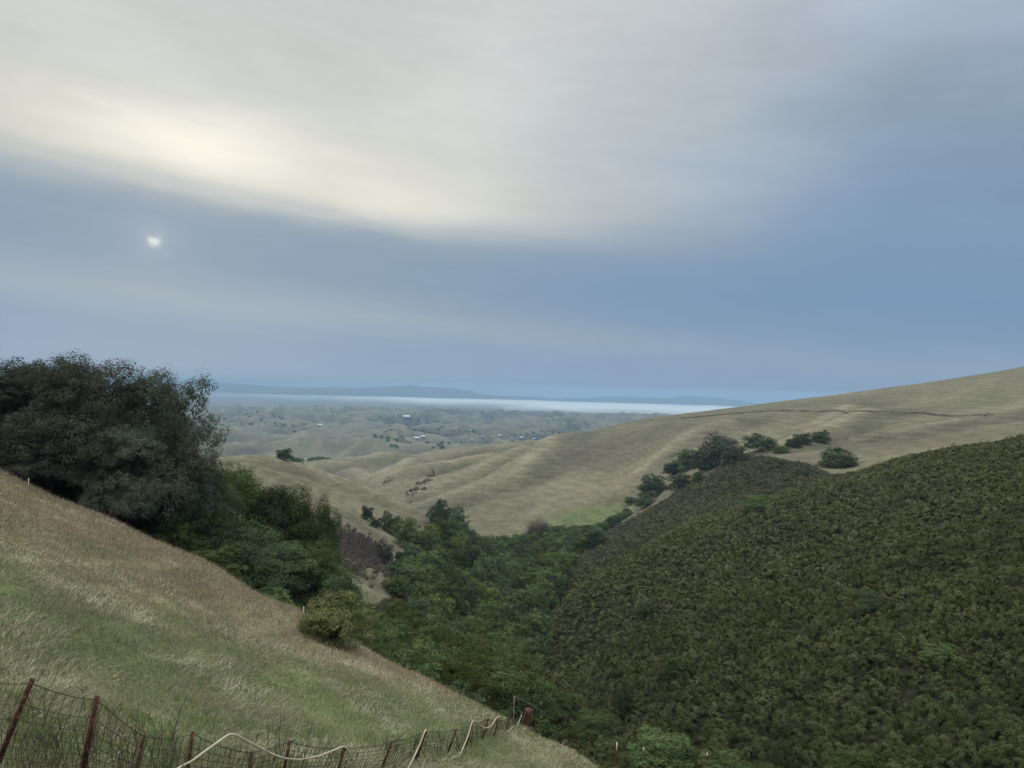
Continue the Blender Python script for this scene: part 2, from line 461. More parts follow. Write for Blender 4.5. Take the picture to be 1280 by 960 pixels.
# an overcast dome is brighter towards the zenith
wt.links.new(m_('ADD', m_('MULTIPLY', m_('SMOOTH_MAX', m_('DIVIDE', m_('SUBTRACT', el, 30.0), 30.0), 0.0, 0.2, ), 1.3), 0.97), bg_cl.inputs[1])
mx = wt.nodes.new('ShaderNodeMixShader'); mx.inputs[0].default_value = 0.98
wt.links.new(bg_sky.outputs[0], mx.inputs[1]); wt.links.new(bg_cl.outputs[0], mx.inputs[2])
wt.links.new(mx.outputs[0], wout.inputs[0])

sun_d = bpy.data.lights.new('sun', 'SUN'); sun_d.energy = 1.3; sun_d.angle = math.radians(11)
sun_d.color = (1.0, 0.93, 0.80)
sun = bpy.data.objects.new('sun', sun_d); COL.objects.link(sun)
# the light comes through the bright break above the disc, so it falls from a little higher
_sv = Vector((SUN_V[0], SUN_V[1], SUN_V[2]))
sun.rotation_euler = _sv.to_track_quat('Z', 'Y').to_euler()

scene.view_settings.view_transform = 'Standard'
scene.view_settings.look = 'None'
scene.view_settings.exposure = 0.0
scene.view_settings.gamma = 1.0
scene.cycles.max_bounces = 5
scene.cycles.diffuse_bounces = 3
scene.cycles.transmission_bounces = 3
scene.cycles.transparent_max_bounces = 8
scene.cycles.volume_bounces = 2
scene.cycles.use_denoising = True
scene.cycles.use_adaptive_sampling = True
scene.cycles.adaptive_threshold = 0.02
# ------------------------------------------------------------------ terrain sheet
fine = np.radians(np.linspace(-44, 44, 860))
rest = np.radians(np.concatenate([np.linspace(46, 180, 36)]))
azs = np.concatenate([-rest[::-1][1:], fine, rest])        # full circle, last wraps to the first
rr = np.unique(np.concatenate([np.linspace(0.05, 8, 18), np.exp(np.linspace(math.log(8), math.log(28), 90)),
     np.exp(np.linspace(math.log(28), math.log(62), 150)), np.exp(np.linspace(math.log(62), math.log(2000), 430)),
     np.exp(np.linspace(math.log(2000), math.log(16000), 210))]))
NA, NR = len(azs), len(rr)
AZ, RR = np.meshgrid(azs, rr, indexing='ij')
TX = RR*np.sin(AZ); TY = RR*np.cos(AZ)
TZ = ground(TX, TY)
ii = np.arange(NA)[:,None]; jj = np.arange(NR-1)[None]
i2 = (ii+1) % NA
tq = np.stack([ii*NR+jj, ii*NR+jj+1, i2*NR+jj+1, i2*NR+jj], -1).reshape(-1, 4)[:, ::-1]

def terrain_color(x, y, z):
    """the ground's own colour: dry grass, green grass, bare earth, litter"""
    r = np.hypot(x, y)
    c, lr = colrow(x, np.where(y > 1, y, 1.0))
    front = y > 1
    n_a = fbm(x/9, y/9, 101, 4); n_b = fbm(x/2.2, y/2.2, 103, 3)
    n_m = fbm(x/70, y/70, 105, 4); n_l = fbm(x/260, y/260, 107, 4); n_f = fbm(x/420, y/420, 109, 5)
    def lerp(a, b, f): return a*(1-f[..., None]) + np.asarray(b)*f[..., None]
    one = np.ones(x.shape)
    tan_ = np.array([0.178, 0.164, 0.108]); grn = np.array([0.185, 0.20, 0.085]); brn = np.array([0.20, 0.148, 0.095])
    C = one[..., None]*tan_
    r1, r2, r3 = relief(x, y)
    C = lerp(C, [0.135, 0.142, 0.080], sstep(-0.35, 0.6, n_m)*0.6)
    C = lerp(C, [0.112, 0.096, 0.074], sstep(0.12, 0.7, n_l)*0.5)
    wh = sstep(300, 420, r)
    # relief shading painted as grass colour: darker, browner gullies, pale straw spur crests
    C = lerp(C, [0.085, 0.080, 0.056], wh*(0.38*sstep(0.5, 0.0, r1) + 0.22*sstep(0.45, 0.0, r2))*(0.7+0.5*n_a).clip(0, 1))
    C = lerp(C, [0.20, 0.178, 0.122], wh*np.clip(0.22*sstep(0.70, 1.0, r1)*(0.6+0.8*n_m), 0, 0.5))
    nr_ = (r > 140) & (r < 2200) & front
    ds = np.full(x.shape, 1e6); ds[nr_] = spur_dist(x[nr_], y[nr_])[0]
    kk = r/600.0
    C = lerp(C, [0.27, 0.24, 0.165], (0.35 + 0.65*sstep(300, 400, r))*np.clip(0.66*np.exp(-(ds/(8*kk))**2)*(0.75+0.6*n_m+0.2*n_a), 0, 0.8))  # lit spur crest painted as a pale straw streak
    C = lerp(C, [0.080, 0.075, 0.054], np.clip(0.65*np.exp(-((ds-24*kk)/(15*kk))**2)*(0.8+0.5*n_m+0.2*n_a), 0, 0.8))  # shade painted on the spur flank away from the sun
    # the green meadow at the toe of the big hill
    mp = hit(735, 646)
    mw = np.exp(-(((x-mp[0])/22)**2 + ((y-mp[1])/24)**2))*1.4
    C = lerp(C, [0.112, 0.145, 0.056], np.clip(1.0*mw + 0.3*n_m*mw, 0, 0.85))
    # far country: scrubby greyer pasture with darker oak patches
    wf = sstep(1100, 1900, r)
    CF = one[..., None]*np.array([0.125, 0.125, 0.085])
    CF = lerp(CF, [0.040, 0.048, 0.036], sstep(0.05, 0.5, n_f)*0.75)
    CF = lerp(CF, [0.20, 0.18, 0.125], sstep(0.1, 0.6, -n_l)*0.6)
    f1_, f2_, f3_ = far_ridges(x, y)  # relief painted into the colour: far crests pale, hollows dark
    CF = lerp(CF, [0.060, 0.062, 0.048], 0.7*sstep(0.55, 0.1, f2_)*(0.75+0.5*n_a))
    CF = lerp(CF, [0.215, 0.195, 0.14], 0.65*sstep(0.70, 0.98, f3_) + 0.25*sstep(0.75, 0.98, f2_))
    CF = lerp(CF, [0.075, 0.068, 0.062], 0.6*sstep(0.45, 0.05, f3_))
    C = lerp(C, CF, wf)
    # brown, leafless scrub in the fold of the brown spur
    bp = plan(452, 215)
    bw = np.exp(-(((x-bp[0])/11)**2 + ((y-bp[1])/24)**2))*1.4
    C = lerp(C, [0.11, 0.088, 0.06], np.clip(bw*(0.8+0.4*n_a), 0, 0.9))
    # near slope
    wn = 1 - sstep(52, 66, r)
    CN = one[..., None]*np.array([0.185, 0.198, 0.098])
    edge = sstep(30, 42, r + 4*n_a)
    CN = lerp(CN, [0.285, 0.232, 0.155], edge*0.85)
    CN = lerp(CN, [0.37, 0.33, 0.225], sstep(0.1, 0.6, n_a)*0.5)
    CN = lerp(CN, [0.15, 0.195, 0.075], sstep(0.15, 0.7, -n_a)*(1-edge)*0.7)
    CN = CN*(1 + 0.18*n_b[..., None])
    C = lerp(C, CN, wn)
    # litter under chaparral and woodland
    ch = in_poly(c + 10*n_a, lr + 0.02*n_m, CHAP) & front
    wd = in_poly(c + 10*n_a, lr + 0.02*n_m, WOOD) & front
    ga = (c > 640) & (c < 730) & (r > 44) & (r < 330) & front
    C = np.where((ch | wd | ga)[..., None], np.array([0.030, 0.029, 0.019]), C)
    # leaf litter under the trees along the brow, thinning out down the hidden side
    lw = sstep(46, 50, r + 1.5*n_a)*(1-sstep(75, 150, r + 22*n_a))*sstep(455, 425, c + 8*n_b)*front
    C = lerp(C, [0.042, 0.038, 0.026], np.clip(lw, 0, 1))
    return np.clip(C, 0.01, 0.9)

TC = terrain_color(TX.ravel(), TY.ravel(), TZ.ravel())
mat_ground, nt, bs = new_mat('grassland', 0.95, 0.05)
an = N(nt, 'ShaderNodeAttribute', attribute_name='col')
geo = N(nt, 'ShaderNodeNewGeometry')
na_ = noise_tex(nt, geo.outputs['Position'], 0.9, 6, 0.65)
nb_ = noise_tex(nt, geo.outputs['Position'], 0.08, 6, 0.62)
nc_ = noise_tex(nt, geo.outputs['Position'], 0.011, 5, 0.6)
f1 = math_node(nt, 'ADD', math_node(nt, 'MULTIPLY', math_node(nt, 'SUBTRACT', na_, 0.5), 0.9), 1.0)
f2 = math_node(nt, 'ADD', math_node(nt, 'MULTIPLY', math_node(nt, 'SUBTRACT', nb_, 0.5), 1.1), 1.0)
f3 = math_node(nt, 'ADD', math_node(nt, 'MULTIPLY', math_node(nt, 'SUBTRACT', nc_, 0.5), 0.5), 1.0)
nd_ = noise_tex(nt, geo.outputs['Position'], 0.34, 5, 0.7)
f4 = math_node(nt, 'ADD', math_node(nt, 'MULTIPLY', math_node(nt, 'SUBTRACT', nd_, 0.5), 1.3), 1.0)
ff = math_node(nt, 'MULTIPLY', math_node(nt, 'MULTIPLY', math_node(nt, 'MULTIPLY', f1, f2), f3), f4)
cb = N(nt, 'ShaderNodeCombineXYZ')
for i in range(3): nt.links.new(ff, cb.inputs[i])
# cattle terracettes: faint lines following the contour
sp = N(nt, 'ShaderNodeSeparateXYZ'); nt.links.new(geo.outputs['Position'], sp.inputs[0])
zz = math_node(nt, 'ADD', math_node(nt, 'MULTIPLY', sp.outputs[2], 2.6), math_node(nt, 'MULTIPLY', nb_, 7.0))
tl = math_node(nt, 'MULTIPLY', math_node(nt, 'SINE', zz), 0.075)
gc = mixrgb(nt, 1.0, an.outputs['Color'], cb.outputs[0], 'MULTIPLY')
cb2 = N(nt, 'ShaderNodeCombineXYZ')
for i in range(3): nt.links.new(math_node(nt, 'ADD', tl, 1.0), cb2.inputs[i])
gc = mixrgb(nt, 1.0, gc, cb2.outputs[0], 'MULTIPLY')
nt.links.new(gc, bs.inputs['Base Color'])
bmp = N(nt, 'ShaderNodeBump'); bmp.inputs['Strength'].default_value = 0.6; bmp.inputs['Distance'].default_value = 1.2
nt.links.new(math_node(nt, 'ADD', math_node(nt, 'ADD', nb_, math_node(nt, 'MULTIPLY', nd_, 0.7)), math_node(nt, 'MULTIPLY', na_, 0.25)), bmp.inputs['Height'])
nt.links.new(bmp.outputs[0], bs.inputs['Normal'])
_azf = np.concatenate([azs, [azs[0] + 2*PI]])
def mesh_z(x, y):
    """height of the terrain sheet itself"""
    r = np.hypot(x, y); a = np.arctan2(x, y)
    i = np.clip(np.searchsorted(azs, a) - 1, 0, NA-2); j = np.clip(np.searchsorted(rr, r) - 1, 0, NR-2)
    fa_ = (a-azs[i])/(azs[i+1]-azs[i]); fr_ = (r-rr[j])/(rr[j+1]-rr[j])
    return (TZ[i,j]*(1-fr_)+TZ[i,j+1]*fr_)*(1-fa_) + (TZ[i+1,j]*(1-fr_)+TZ[i+1,j+1]*fr_)*fa_
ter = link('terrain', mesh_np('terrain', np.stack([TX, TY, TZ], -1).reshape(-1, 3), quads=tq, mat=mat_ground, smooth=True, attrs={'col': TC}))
tag(ter, 'dry golden grass hills, near grass slope and canyon running down to far valley', None, None, 'structure')

# ------------------------------------------------------------------ far range beyond the fog
RT = [(-200,482,17500),(0,478,17500),(150,476,17500),(220,478,17500),(270,481,17500),(330,485,17500),(370,487,17200),(420,486.5,16800),(480,486,16500),(520,485,16500),
      (545,486,16500),(580,490,16500),(600,495,16600),(640,497.5,16800),(690,500.5,17000),(730,500,17000),(760,499,17000),(800,498.5,17000),(860,499,17000),(900,500,17000),(925,502.5,17000),(945,507,17200),(980,512,17500),(1150,516,18000),(1500,520,19000)]
rx = np.array([at(*q)[0] for q in RT]); ry = np.array([at(*q)[1] for q in RT]); rz = np.array([at(q[0], q[1]-2.2, q[2])[2] for q in RT])
gxs = np.linspace(rx[0], rx[-1], 520); tys = np.linspace(-1, 1, 40)
MX, MTT = np.meshgrid(gxs, tys, indexing='ij')
crest = np.interp(MX, rx, rz); cy = np.interp(MX, rx, ry)
MYY = cy + MTT*2600
base = -330.0
prof = (1-np.abs(MTT)**1.25)
MZ = base + (crest-base)*prof
MZ += (1-np.abs(MTT))*0 + prof*(1-prof*0.75)*120*(fbm(MX/900, MYY/900, 61, 4)) + 20*fbm(MX/420, MYY/420, 63, 4)*prof
na2, nr2 = MX.shape
ii = np.arange(na2-1)[:,None]; jj = np.arange(nr2-1)[None]
mq = np.stack([ii*nr2+jj, (ii+1)*nr2+jj, (ii+1)*nr2+jj+1, ii*nr2+jj+1], -1).reshape(-1, 4)
mat_mtn, nt, bs = new_mat('forested_range', 0.95, 0.05)
geo = N(nt, 'ShaderNodeNewGeometry')
nf_ = noise_tex(nt, geo.outputs['Position'], 0.0022, 6, 0.6)
nt.links.new(ramp(nt, nf_, [(0.38, (0.016,0.022,0.020)), (0.62, (0.045,0.048,0.038))]), bs.inputs['Base Color'])
mt = link('far_hills', mesh_np('far_hills', np.stack([MX, MYY, MZ], -1).reshape(-1, 3), quads=mq, mat=mat_mtn, smooth=True))
tag(mt, 'long blue mountain range on the horizon beyond the fog', None, None, 'structure')

# ------------------------------------------------------------------ fog bank lying in the far valley
fa = np.radians(np.linspace(-42, 34, 200)); fr = np.linspace(6000, 15800, 90)
FA, FR = np.meshgrid(fa, fr, indexing='ij')
FX = FR*np.sin(FA); FY = FR*np.cos(FA)
start = 8300 + 900*fbm(FX/2600, FY/2600, 71, 3) + np.interp(np.degrees(FA), [-42,-20,-5,8,20], [3200,3000,1600,-300,-800])
m = sstep(0, 2600, FR-start)*(1-sstep(14800, 15800, FR))
ftop = -268 + m*(84 + 9*fbm(FX/900, FY/900, 73, 3))
thick = np.concatenate([(m*np.interp(np.degrees(FA), [-42,-24,-14,-6,2,34], [0.2,0.28,0.45,0.85,1.0,1.0])).ravel(), np.zeros(FX.size)])
V = np.concatenate([np.stack([FX, FY, ftop], -1).reshape(-1, 3), np.stack([FX, FY, np.full_like(FX, -272)], -1).reshape(-1, 3)])
na3, nr3 = FX.shape; off = na3*nr3
ii = np.arange(na3-1)[:,None]; jj = np.arange(nr3-1)[None]
q0 = np.stack([ii*nr3+jj, (ii+1)*nr3+jj, (ii+1)*nr3+jj+1, ii*nr3+jj+1], -1).reshape(-1, 4)
qs = [q0[:, ::-1], q0+off]
for k in (0, na3-1):
    j = np.arange(nr3-1); a = k*nr3+j; s = np.stack([a, a+1, a+1+off, a+off], -1); qs.append(s if k == 0 else s[:, ::-1])
for k in (0, nr3-1):
    i = np.arange(na3-1); a = i*nr3+k; s = np.stack([a, a+nr3, a+nr3+off, a+off], -1); qs.append(s[:, ::-1] if k == 0 else s)
mat_fog, nt, bs = new_mat('fog', 1.0, 0.0)
bs.inputs['Base Color'].default_value = (0.76, 0.81, 0.80, 1)
fa_n = N(nt, 'ShaderNodeAttribute', attribute_name='thick')
geo = N(nt, 'ShaderNodeNewGeometry')
mpp = N(nt, 'ShaderNodeMapping'); mpp.inputs['Scale'].default_value = (0.0011, 0.0005, 0.01)
nt.links.new(geo.outputs['Position'], mpp.inputs['Vector'])
fn_ = noise_tex(nt, mpp.outputs[0], 1.0, 5, 0.6)
al = math_node(nt, 'ADD', math_node(nt, 'MULTIPLY', fa_n.outputs['Fac'], 1.35), math_node(nt, 'MULTIPLY', math_node(nt, 'SUBTRACT', fn_, 0.62), 0.75), clamp=True)
nt.links.new(al, bs.inputs['Alpha'])
fog = link('fog', mesh_np('fog', V, quads=np.concatenate(qs), mat=mat_fog, smooth=True, attrs={'thick': thick}))
tag(fog, 'white bank of low fog filling the far valley below the mountains', 'fog', None, 'stuff')

# ------------------------------------------------------------------ haze
hb = MB(); hb.box((0, 3000, (-345+90)/2), (46000, 46000, 435))
mat_haze = bpy.data.materials.new('haze'); mat_haze.use_nodes = True
nt = mat_haze.node_tree; nt.nodes.remove(nt.nodes['Principled BSDF'])
pv = N(nt, 'ShaderNodeVolumePrincipled'); pv.inputs['Density'].default_value = HAZE_D; pv.inputs['Color'].default_value = HAZE_C; pv.inputs['Anisotropy'].default_value = 0.1
nt.links.new(pv.outputs[0], nt.nodes['Material Output'].inputs['Volume'])
hz = link('haze', hb.mesh('haze', mat_haze)); tag(hz, 'thin blue haze filling the air over the valley', 'haze', None, 'stuff')
# ------------------------------------------------------------------ foliage
def unit(v):
    return v/(np.linalg.norm(v, axis=-1, keepdims=True) + 1e-9)

def rdir(n):
    return unit(rng.normal(size=(n, 3)))

def cards(c, nrm, size, aspect=0.55, bend=0.25):
    """leaf sprays: pointed four-cornered faces, slightly folded"""
    n = len(c)
    t = unit(np.cross(nrm, rdir(n))); b = np.cross(nrm, t)
    s = np.broadcast_to(np.asarray(size, float), (n,))[:, None]
    k = rng.uniform(0.8, 1.2, (n, 1))
    V = np.stack([c - t*s*0.5, c + b*s*aspect*0.5*k - nrm*s*bend*0.3, c + t*s*0.5, c - b*s*aspect*0.5*k - nrm*s*bend*0.3], 1)
    return V.reshape(-1, 3), np.arange(n*4).reshape(-1, 4)

def leafy(lumps, nsub, nleaf, rsub, size, low=-0.35, shell=(0.72, 1.02), up=0.25):
    """lumps: (x,y,z,rx,ry,rz) -> leaf clusters on each lump, leaves on each cluster; tint varies by cluster"""
    Vs, Ts = [], []
    for L in lumps:
        c0 = np.array(L[:3]); R = np.array(L[3:6])
        k = max(3, int(nsub*(R.mean()/1.5)**1.3)) if nsub > 4 else nsub
        d = rdir(k*2); d = d[d[:, 2] > low][:k]
        cc = c0 + d*R*rng.uniform(shell[0], shell[1], (len(d), 1))
        lt = rng.normal(0, 0.10)
        for q, dd in zip(cc, d):
            rs = rsub*rng.uniform(0.65, 1.3)
            e_ = rdir(nleaf)*rng.uniform(0.25, 1.0, (nleaf, 1))**0.6
            p = q + e_*rs*np.array([1.1, 1.1, 0.8])
            nr = unit(0.85*dd + 0.55*e_ + 0.45*rdir(nleaf) + np.array([0, 0, up]))
            Vv, _ = cards(p, nr, size*rng.uniform(0.7, 1.35, nleaf))
            Vs.append(Vv); Ts.append(np.repeat(0.5 + lt + rng.normal(0, 0.10) + rng.normal(0, 0.12, nleaf), 4))
    V = np.concatenate(Vs); T = np.clip(np.concatenate(Ts), 0, 1)
    return V, np.arange(len(V)).reshape(-1, 4), T

def crown_lumps(R, H, n, rl, z0=0.12):
    """lumps filling a broad dome that reaches from z0*H to H"""
    L = []
    zc = H*(0.40 + 0.5*z0); 
    for i in range(n):
        d = unit(rng.normal(size=3)); d[2] = abs(d[2])*1.25 - 0.55
        d = unit(d)
        f = rng.uniform(0.72, 1.0) if i > n*0.22 else rng.uniform(0.15, 0.6)
        r = rl*rng.uniform(0.7, 1.35)
        hz = (H - zc - r*0.7) if d[2] > 0 else (zc - z0*H - r*0.4)
        w = 1.0 if d[2] > -0.1 else 0.92
        L.append((d[0]*(R-r*0.7)*f*w, d[1]*(R-r*0.7)*f*w, zc + d[2]*max(hz, 0.3)*f, r, r, r*0.85))
    return L

def wobble(p0, p1, n=7, amp=0.25):
    p0 = np.array(p0, float); p1 = np.array(p1, float)
    t = np.linspace(0, 1, n)[:, None]
    p = p0*(1-t) + p1*t
    w = rng.normal(0, amp, (n, 3))*np.sin(t*PI)
    return p + w

def trunk_mesh(name, lumps, H, r0, mat, nl=8, stems=1, fork=0.28):
    mb = MB()
    for s in range(stems):
        a = rng.uniform(0, 2*PI)
        b0 = np.array([math.cos(a), math.sin(a), 0])*(0.5*r0*4 if stems > 1 else 0)
        top = np.array([rng.normal(0, 0.08)*H, rng.normal(0, 0.08)*H, fork*H]) + b0*2
        pts = wobble(b0 + np.array([0, 0, -0.35]), top, 6, 0.06*r0*6)
        mb.tube(pts, np.linspace(r0*1.25, r0*0.75, 6), 8)
        sel = rng.permutation(len(lumps))[:nl]
        for k in sel:
            L = lumps[k]
            p = wobble(top - np.array([0, 0, 0.1*r0]), L[:3], 7, 0.12*np.linalg.norm(np.array(L[:3])-top)*0.5)
            mb.tube(p, np.linspace(r0*0.55, r0*0.10, 7), 5)
    return mb.mesh(name, mat, True)

def leaf_mat(name, dark, mid, light, hue=0.03, trans=0.22, wn=None):
    m = bpy.data.materials.new(name); m.use_nodes = True
    nt = m.node_tree; nt.nodes.remove(nt.nodes['Principled BSDF'])
    at_ = N(nt, 'ShaderNodeAttribute', attribute_name='tint')
    c = ramp(nt, at_.outputs['Fac'], [(0.1, dark), (0.5, mid), (0.95, light)])
    oi = N(nt, 'ShaderNodeObjectInfo')
    hs = N(nt, 'ShaderNodeHueSaturation')
    nt.links.new(math_node(nt, 'ADD', math_node(nt, 'MULTIPLY', math_node(nt, 'SUBTRACT', oi.outputs['Random'], 0.5), hue*2), 0.5), hs.inputs['Hue'])
    nt.links.new(math_node(nt, 'ADD', math_node(nt, 'MULTIPLY', oi.outputs['Random'], 0.8), 0.62), hs.inputs['Value'])
    nt.links.new(c, hs.inputs['Color'])
    col = hs.outputs[0]
    if wn:
        geo = N(nt, 'ShaderNodeNewGeometry')
        f = noise_tex(nt, geo.outputs['Position'], wn[0], 4, 0.6)
        f2 = noise_tex(nt, geo.outputs['Position'], wn[0]*7, 3, 0.6)
        fz = math_node(nt, 'ADD', math_node(nt, 'MULTIPLY', f, 0.6), math_node(nt, 'MULTIPLY', f2, 0.4))
        col = mixrgb(nt, 1.0, col, ramp(nt, fz, [(0.32, wn[1]), (0.5, (1, 1, 1)), (0.68, wn[2])]), 'MULTIPLY')
    d = N(nt, 'ShaderNodeBsdfDiffuse'); t = N(nt, 'ShaderNodeBsdfTranslucent')
    nt.links.new(col, d.inputs[0]); nt.links.new(col, t.inputs[0])
    mx = N(nt, 'ShaderNodeMixShader'); mx.inputs[0].default_value = trans
    nt.links.new(d.outputs[0], mx.inputs[1]); nt.links.new(t.outputs[0], mx.inputs[2])
    nt.links.new(mx.outputs[0], nt.nodes['Material Output'].inputs[0])
    return m

def bark(name, c):
    m, nt, b = new_mat(name, 0.95, 0.05)
    geo = N(nt, 'ShaderNodeNewGeometry')
    f = noise_tex(nt, geo.outputs['Position'], 6, 5, 0.6)
    nt.links.new(ramp(nt, f, [(0.35, tuple(x*0.6 for x in c)), (0.65, tuple(x*1.3 for x in c))]), b.inputs['Base Color'])
    return m
M_BARK = bark('oak_bark', (0.055, 0.048, 0.040))
M_TWIG = bark('grey_twigs', (0.15, 0.128, 0.108))
M_OAK = leaf_mat('oak_leaves', (0.066,0.078,0.056), (0.100,0.114,0.081), (0.138,0.150,0.104), 0.004)
M_DARK = leaf_mat('dark_leaves', (0.036,0.056,0.030), (0.070,0.100,0.050), (0.122,0.154,0.074), 0.006)
M_MID = leaf_mat('green_leaves', (0.046,0.074,0.029), (0.096,0.136,0.052), (0.165,0.205,0.080), 0.010)
M_BRIGHT = leaf_mat('bright_leaves', (0.064,0.092,0.024), (0.125,0.160,0.046), (0.200,0.230,0.080), 0.012)
M_BUSH = leaf_mat('bush_leaves', (0.105,0.122,0.050), (0.180,0.200,0.082), (0.275,0.282,0.125), 0.003)
M_CHAP = leaf_mat('chaparral_leaves', (0.036,0.045,0.019), (0.079,0.093,0.039), (0.165,0.174,0.090), 0.012, 0.15,
                  (0.03, (0.74,0.78,0.80), (1.20,1.20,1.0)))
M_CHAP_HAZE = leaf_mat('haze_chaparral_leaves', (0.046,0.056,0.032), (0.088,0.099,0.057), (0.165,0.170,0.105), 0.012, 0.15,
                  (0.03, (0.76,0.78,0.80), (1.22,1.18,1.0)))  # greyed and lightened: haze over the far ridge painted into its leaves

# ---------------- prototypes (mesh data only)
def proto(kind, R, H, lod, mat, seed):
    global rng
    keep = rng; rng = np.random.default_rng(seed)
    if lod == 'near':
        L = crown_lumps(R, H, 74 if kind == 'oak' else 80, R*(0.25 if kind == 'oak' else 0.34), 0.03)
        L += [(math.cos(a)*R*0.42*f, math.sin(a)*R*0.42*f, H*(0.80 + 0.06*math.sin(3*a)), R*0.27, R*0.27, R*0.22) for a, f in zip(np.arange(12)*0.9, [1, .5, 1.2]*4)]
        V, Q, T = leafy(L, 28, 48, 0.42, 0.118)
    elif lod == 'mid':
        L = crown_lumps(R, H, 30, R*0.32, 0.06)
        L += [(math.cos(a)*R*0.68, math.sin(a)*R*0.68, H*rng.uniform(0.10, 0.2), R*0.3, R*0.3, R*0.28) for a in np.arange(9)*0.7]
        V, Q, T = leafy(L, 17, 22, R*0.12, 0.24)
    else:
        L = crown_lumps(R, H, 24, R*0.36, 0.04)
        L += [(math.cos(a)*R*0.66, math.sin(a)*R*0.66, H*rng.uniform(0.08, 0.18), R*0.34, R*0.34, R*0.3) for a in np.arange(10)*0.63]
        L += [(math.cos(a)*R*0.35, math.sin(a)*R*0.35, H*rng.uniform(0.2, 0.45), R*0.4, R*0.4, R*0.35) for a in np.arange(5)*1.26]
        V, Q, T = leafy(L, 13, 12, R*0.15, 0.42)
    crown = mesh_np('crown', V, quads=Q, mat=mat, attrs={'tint': T})
    tr = trunk_mesh('trunk', L, H, 0.05*H*0.55 if lod != 'near' else 0.30, M_BARK, 9 if lod == 'near' else 5, 1, 0.26)
    rng = keep
    return crown, tr, R, H

P_OAK = [proto('oak', 4.6, 9.8, 'near', M_OAK, 100+i) for i in range(3)]
P_GRN = [proto('green', 3.3, 10.5, 'near', m, 120+i) for i, m in enumerate((M_DARK, M_MID, M_DARK))]
P_MID = {k: [proto('t', 3.9, 8.5, 'mid', m, 140+10*j+i) for i in range(2)] for j, (k, m) in enumerate((('dark', M_DARK), ('green', M_MID), ('bright', M_BRIGHT)))}
P_FAR = {k: [proto('t', 3.9, 7.2, 'far', m, 180+10*j+i) for i in range(3)] for j, (k, m) in enumerate((('dark', M_DARK), ('green', M_MID), ('bright', M_BRIGHT)))}

P_FAR['grey'] = [proto('t', 3.9, 8.5, 'far', M_OAK, 230+i) for i in range(3)]

def tree(pr, x, y, H, R, label, group=None, name='oak_tree', cat='tree', rz=None, sink=0.15):
    z = g1(x, y)
    e_ = empty(name, (x, y, z - sink), rng.uniform(0, 2*PI) if rz is None else rz)
    e_.scale = (R/pr[2], R/pr[2], H/pr[3])
    tag(e_, label, cat, group)
    link('trunk', pr[1], e_); link('crown', pr[0], e_)
    return e_

# ---------------- the oaks and laurels beyond the brow of the near slope: (column, depth, top row, half width px, prototype, label)
NEAR = [
 (-62, 49, 455, 85, P_OAK[2], 'dark grey-green oak cut by the left edge of the photo'),
 (18, 50, 440, 80, P_OAK[0], 'large dark oak at the upper end of the grass slope, second from the left'),
 (64, 52, 446, 70, P_OAK[0], 'dark oak filling the gap between the two tallest oaks at the left'),
 (112, 48.5, 434, 88, P_OAK[1], 'tallest big dark oak above the grass slope, its trunk showing at the grass edge'),
 (204, 50, 450, 74, P_OAK[2], 'big dark oak with ragged right side standing out against the far valley'),
 (60, 46, 505, 60, P_OAK[1], 'low spreading oak at the grass edge in front of the two big oaks'),
 (160, 47, 520, 58, P_OAK[0], 'shorter dark oak with drooping crown at the grass edge below the big oaks'),
 (232, 52, 556, 54, P_GRN[0], 'dark tree tucked under the ragged right side of the last big oak'),
 (288, 60, 570, 46, P_GRN[1], 'mid green tree just right of the big oaks, its top level with the brown spur'),
 (335, 62, 584, 44, P_GRN[0], 'dark green rounded tree in the middle of the row running downhill'),
 (378, 63, 600, 40, P_GRN[1], 'green tree with stepped top in the downhill row before the brown spur'),
 (410, 66, 612, 19, P_GRN[2], 'narrow dark tree sticking up at the right end of the downhill row'),
 (300, 54, 640, 52, P_GRN[2], 'dark tree leaning over the grass edge below the rounded ones'),
 (352, 53, 660, 50, P_GRN[0], 'dark tree at the grass edge with shaded underside, midway down the brow'),
 (405, 54, 668, 38, P_GRN[1], 'green tree at the lower end of the brow above the yellowish bush'),
 (428, 52, 700, 30, P_GRN[2], 'small dark tree directly behind the yellowish bush'),
]
for (px, d, top, hw, pr, lab) in NEAR:
    p = plan(px, d); z = g1(*p); zt = at(px, top, d)[2]
    # hold the pixel column in spite of the roll
    q = at(px, (top+620)/2, d)
    tree(pr, q[0], q[1], max(zt - z, 2.5)*1.0, hw/F*d*(1.1 if pr in P_OAK else 1.25), lab, 'oaks and bay trees along the brow of the near slope', 'oak_tree' if pr in P_OAK else 'bay_tree')

for (c, d, top, hw) in [(-30,66,470,60),(30,70,478,60),(92,68,470,62),(150,70,482,60),(205,66,500,55),(60,60,520,55),(122,62,525,55),(178,62,535,50)]:
    q = at(c, 560, d); z = g1(q[0], q[1])
    tree(P_OAK[int(rng.integers(3))], q[0], q[1], at(c, top, d)[2] - z, hw/F*d*1.1, 'dark oak in the second row, showing only through gaps between the front oaks', 'oaks of the second row behind the front oaks')
for i in range(26):
    c = -50 + i*19.5 + rng.normal(0, 5)
    d = float(np.interp(c, [-160,0,130,260,390,450], [50,49,47.5,47,46,44.5])) + rng.uniform(0, 2.5)
    p = plan(c, d); H = rng.uniform(1.6, 3.4) if c < 300 else rng.uniform(1.4, 2.4)
    tree((P_MID['dark'][0], P_MID['dark'][1], P_MID['green'][0])[i % 3], p[0], p[1] , H, rng.uniform(1.4, 2.2), 'low dark shrub under the trees along the grass brow', 'low shrubs under the trees along the grass brow', 'shrub', 'shrub')

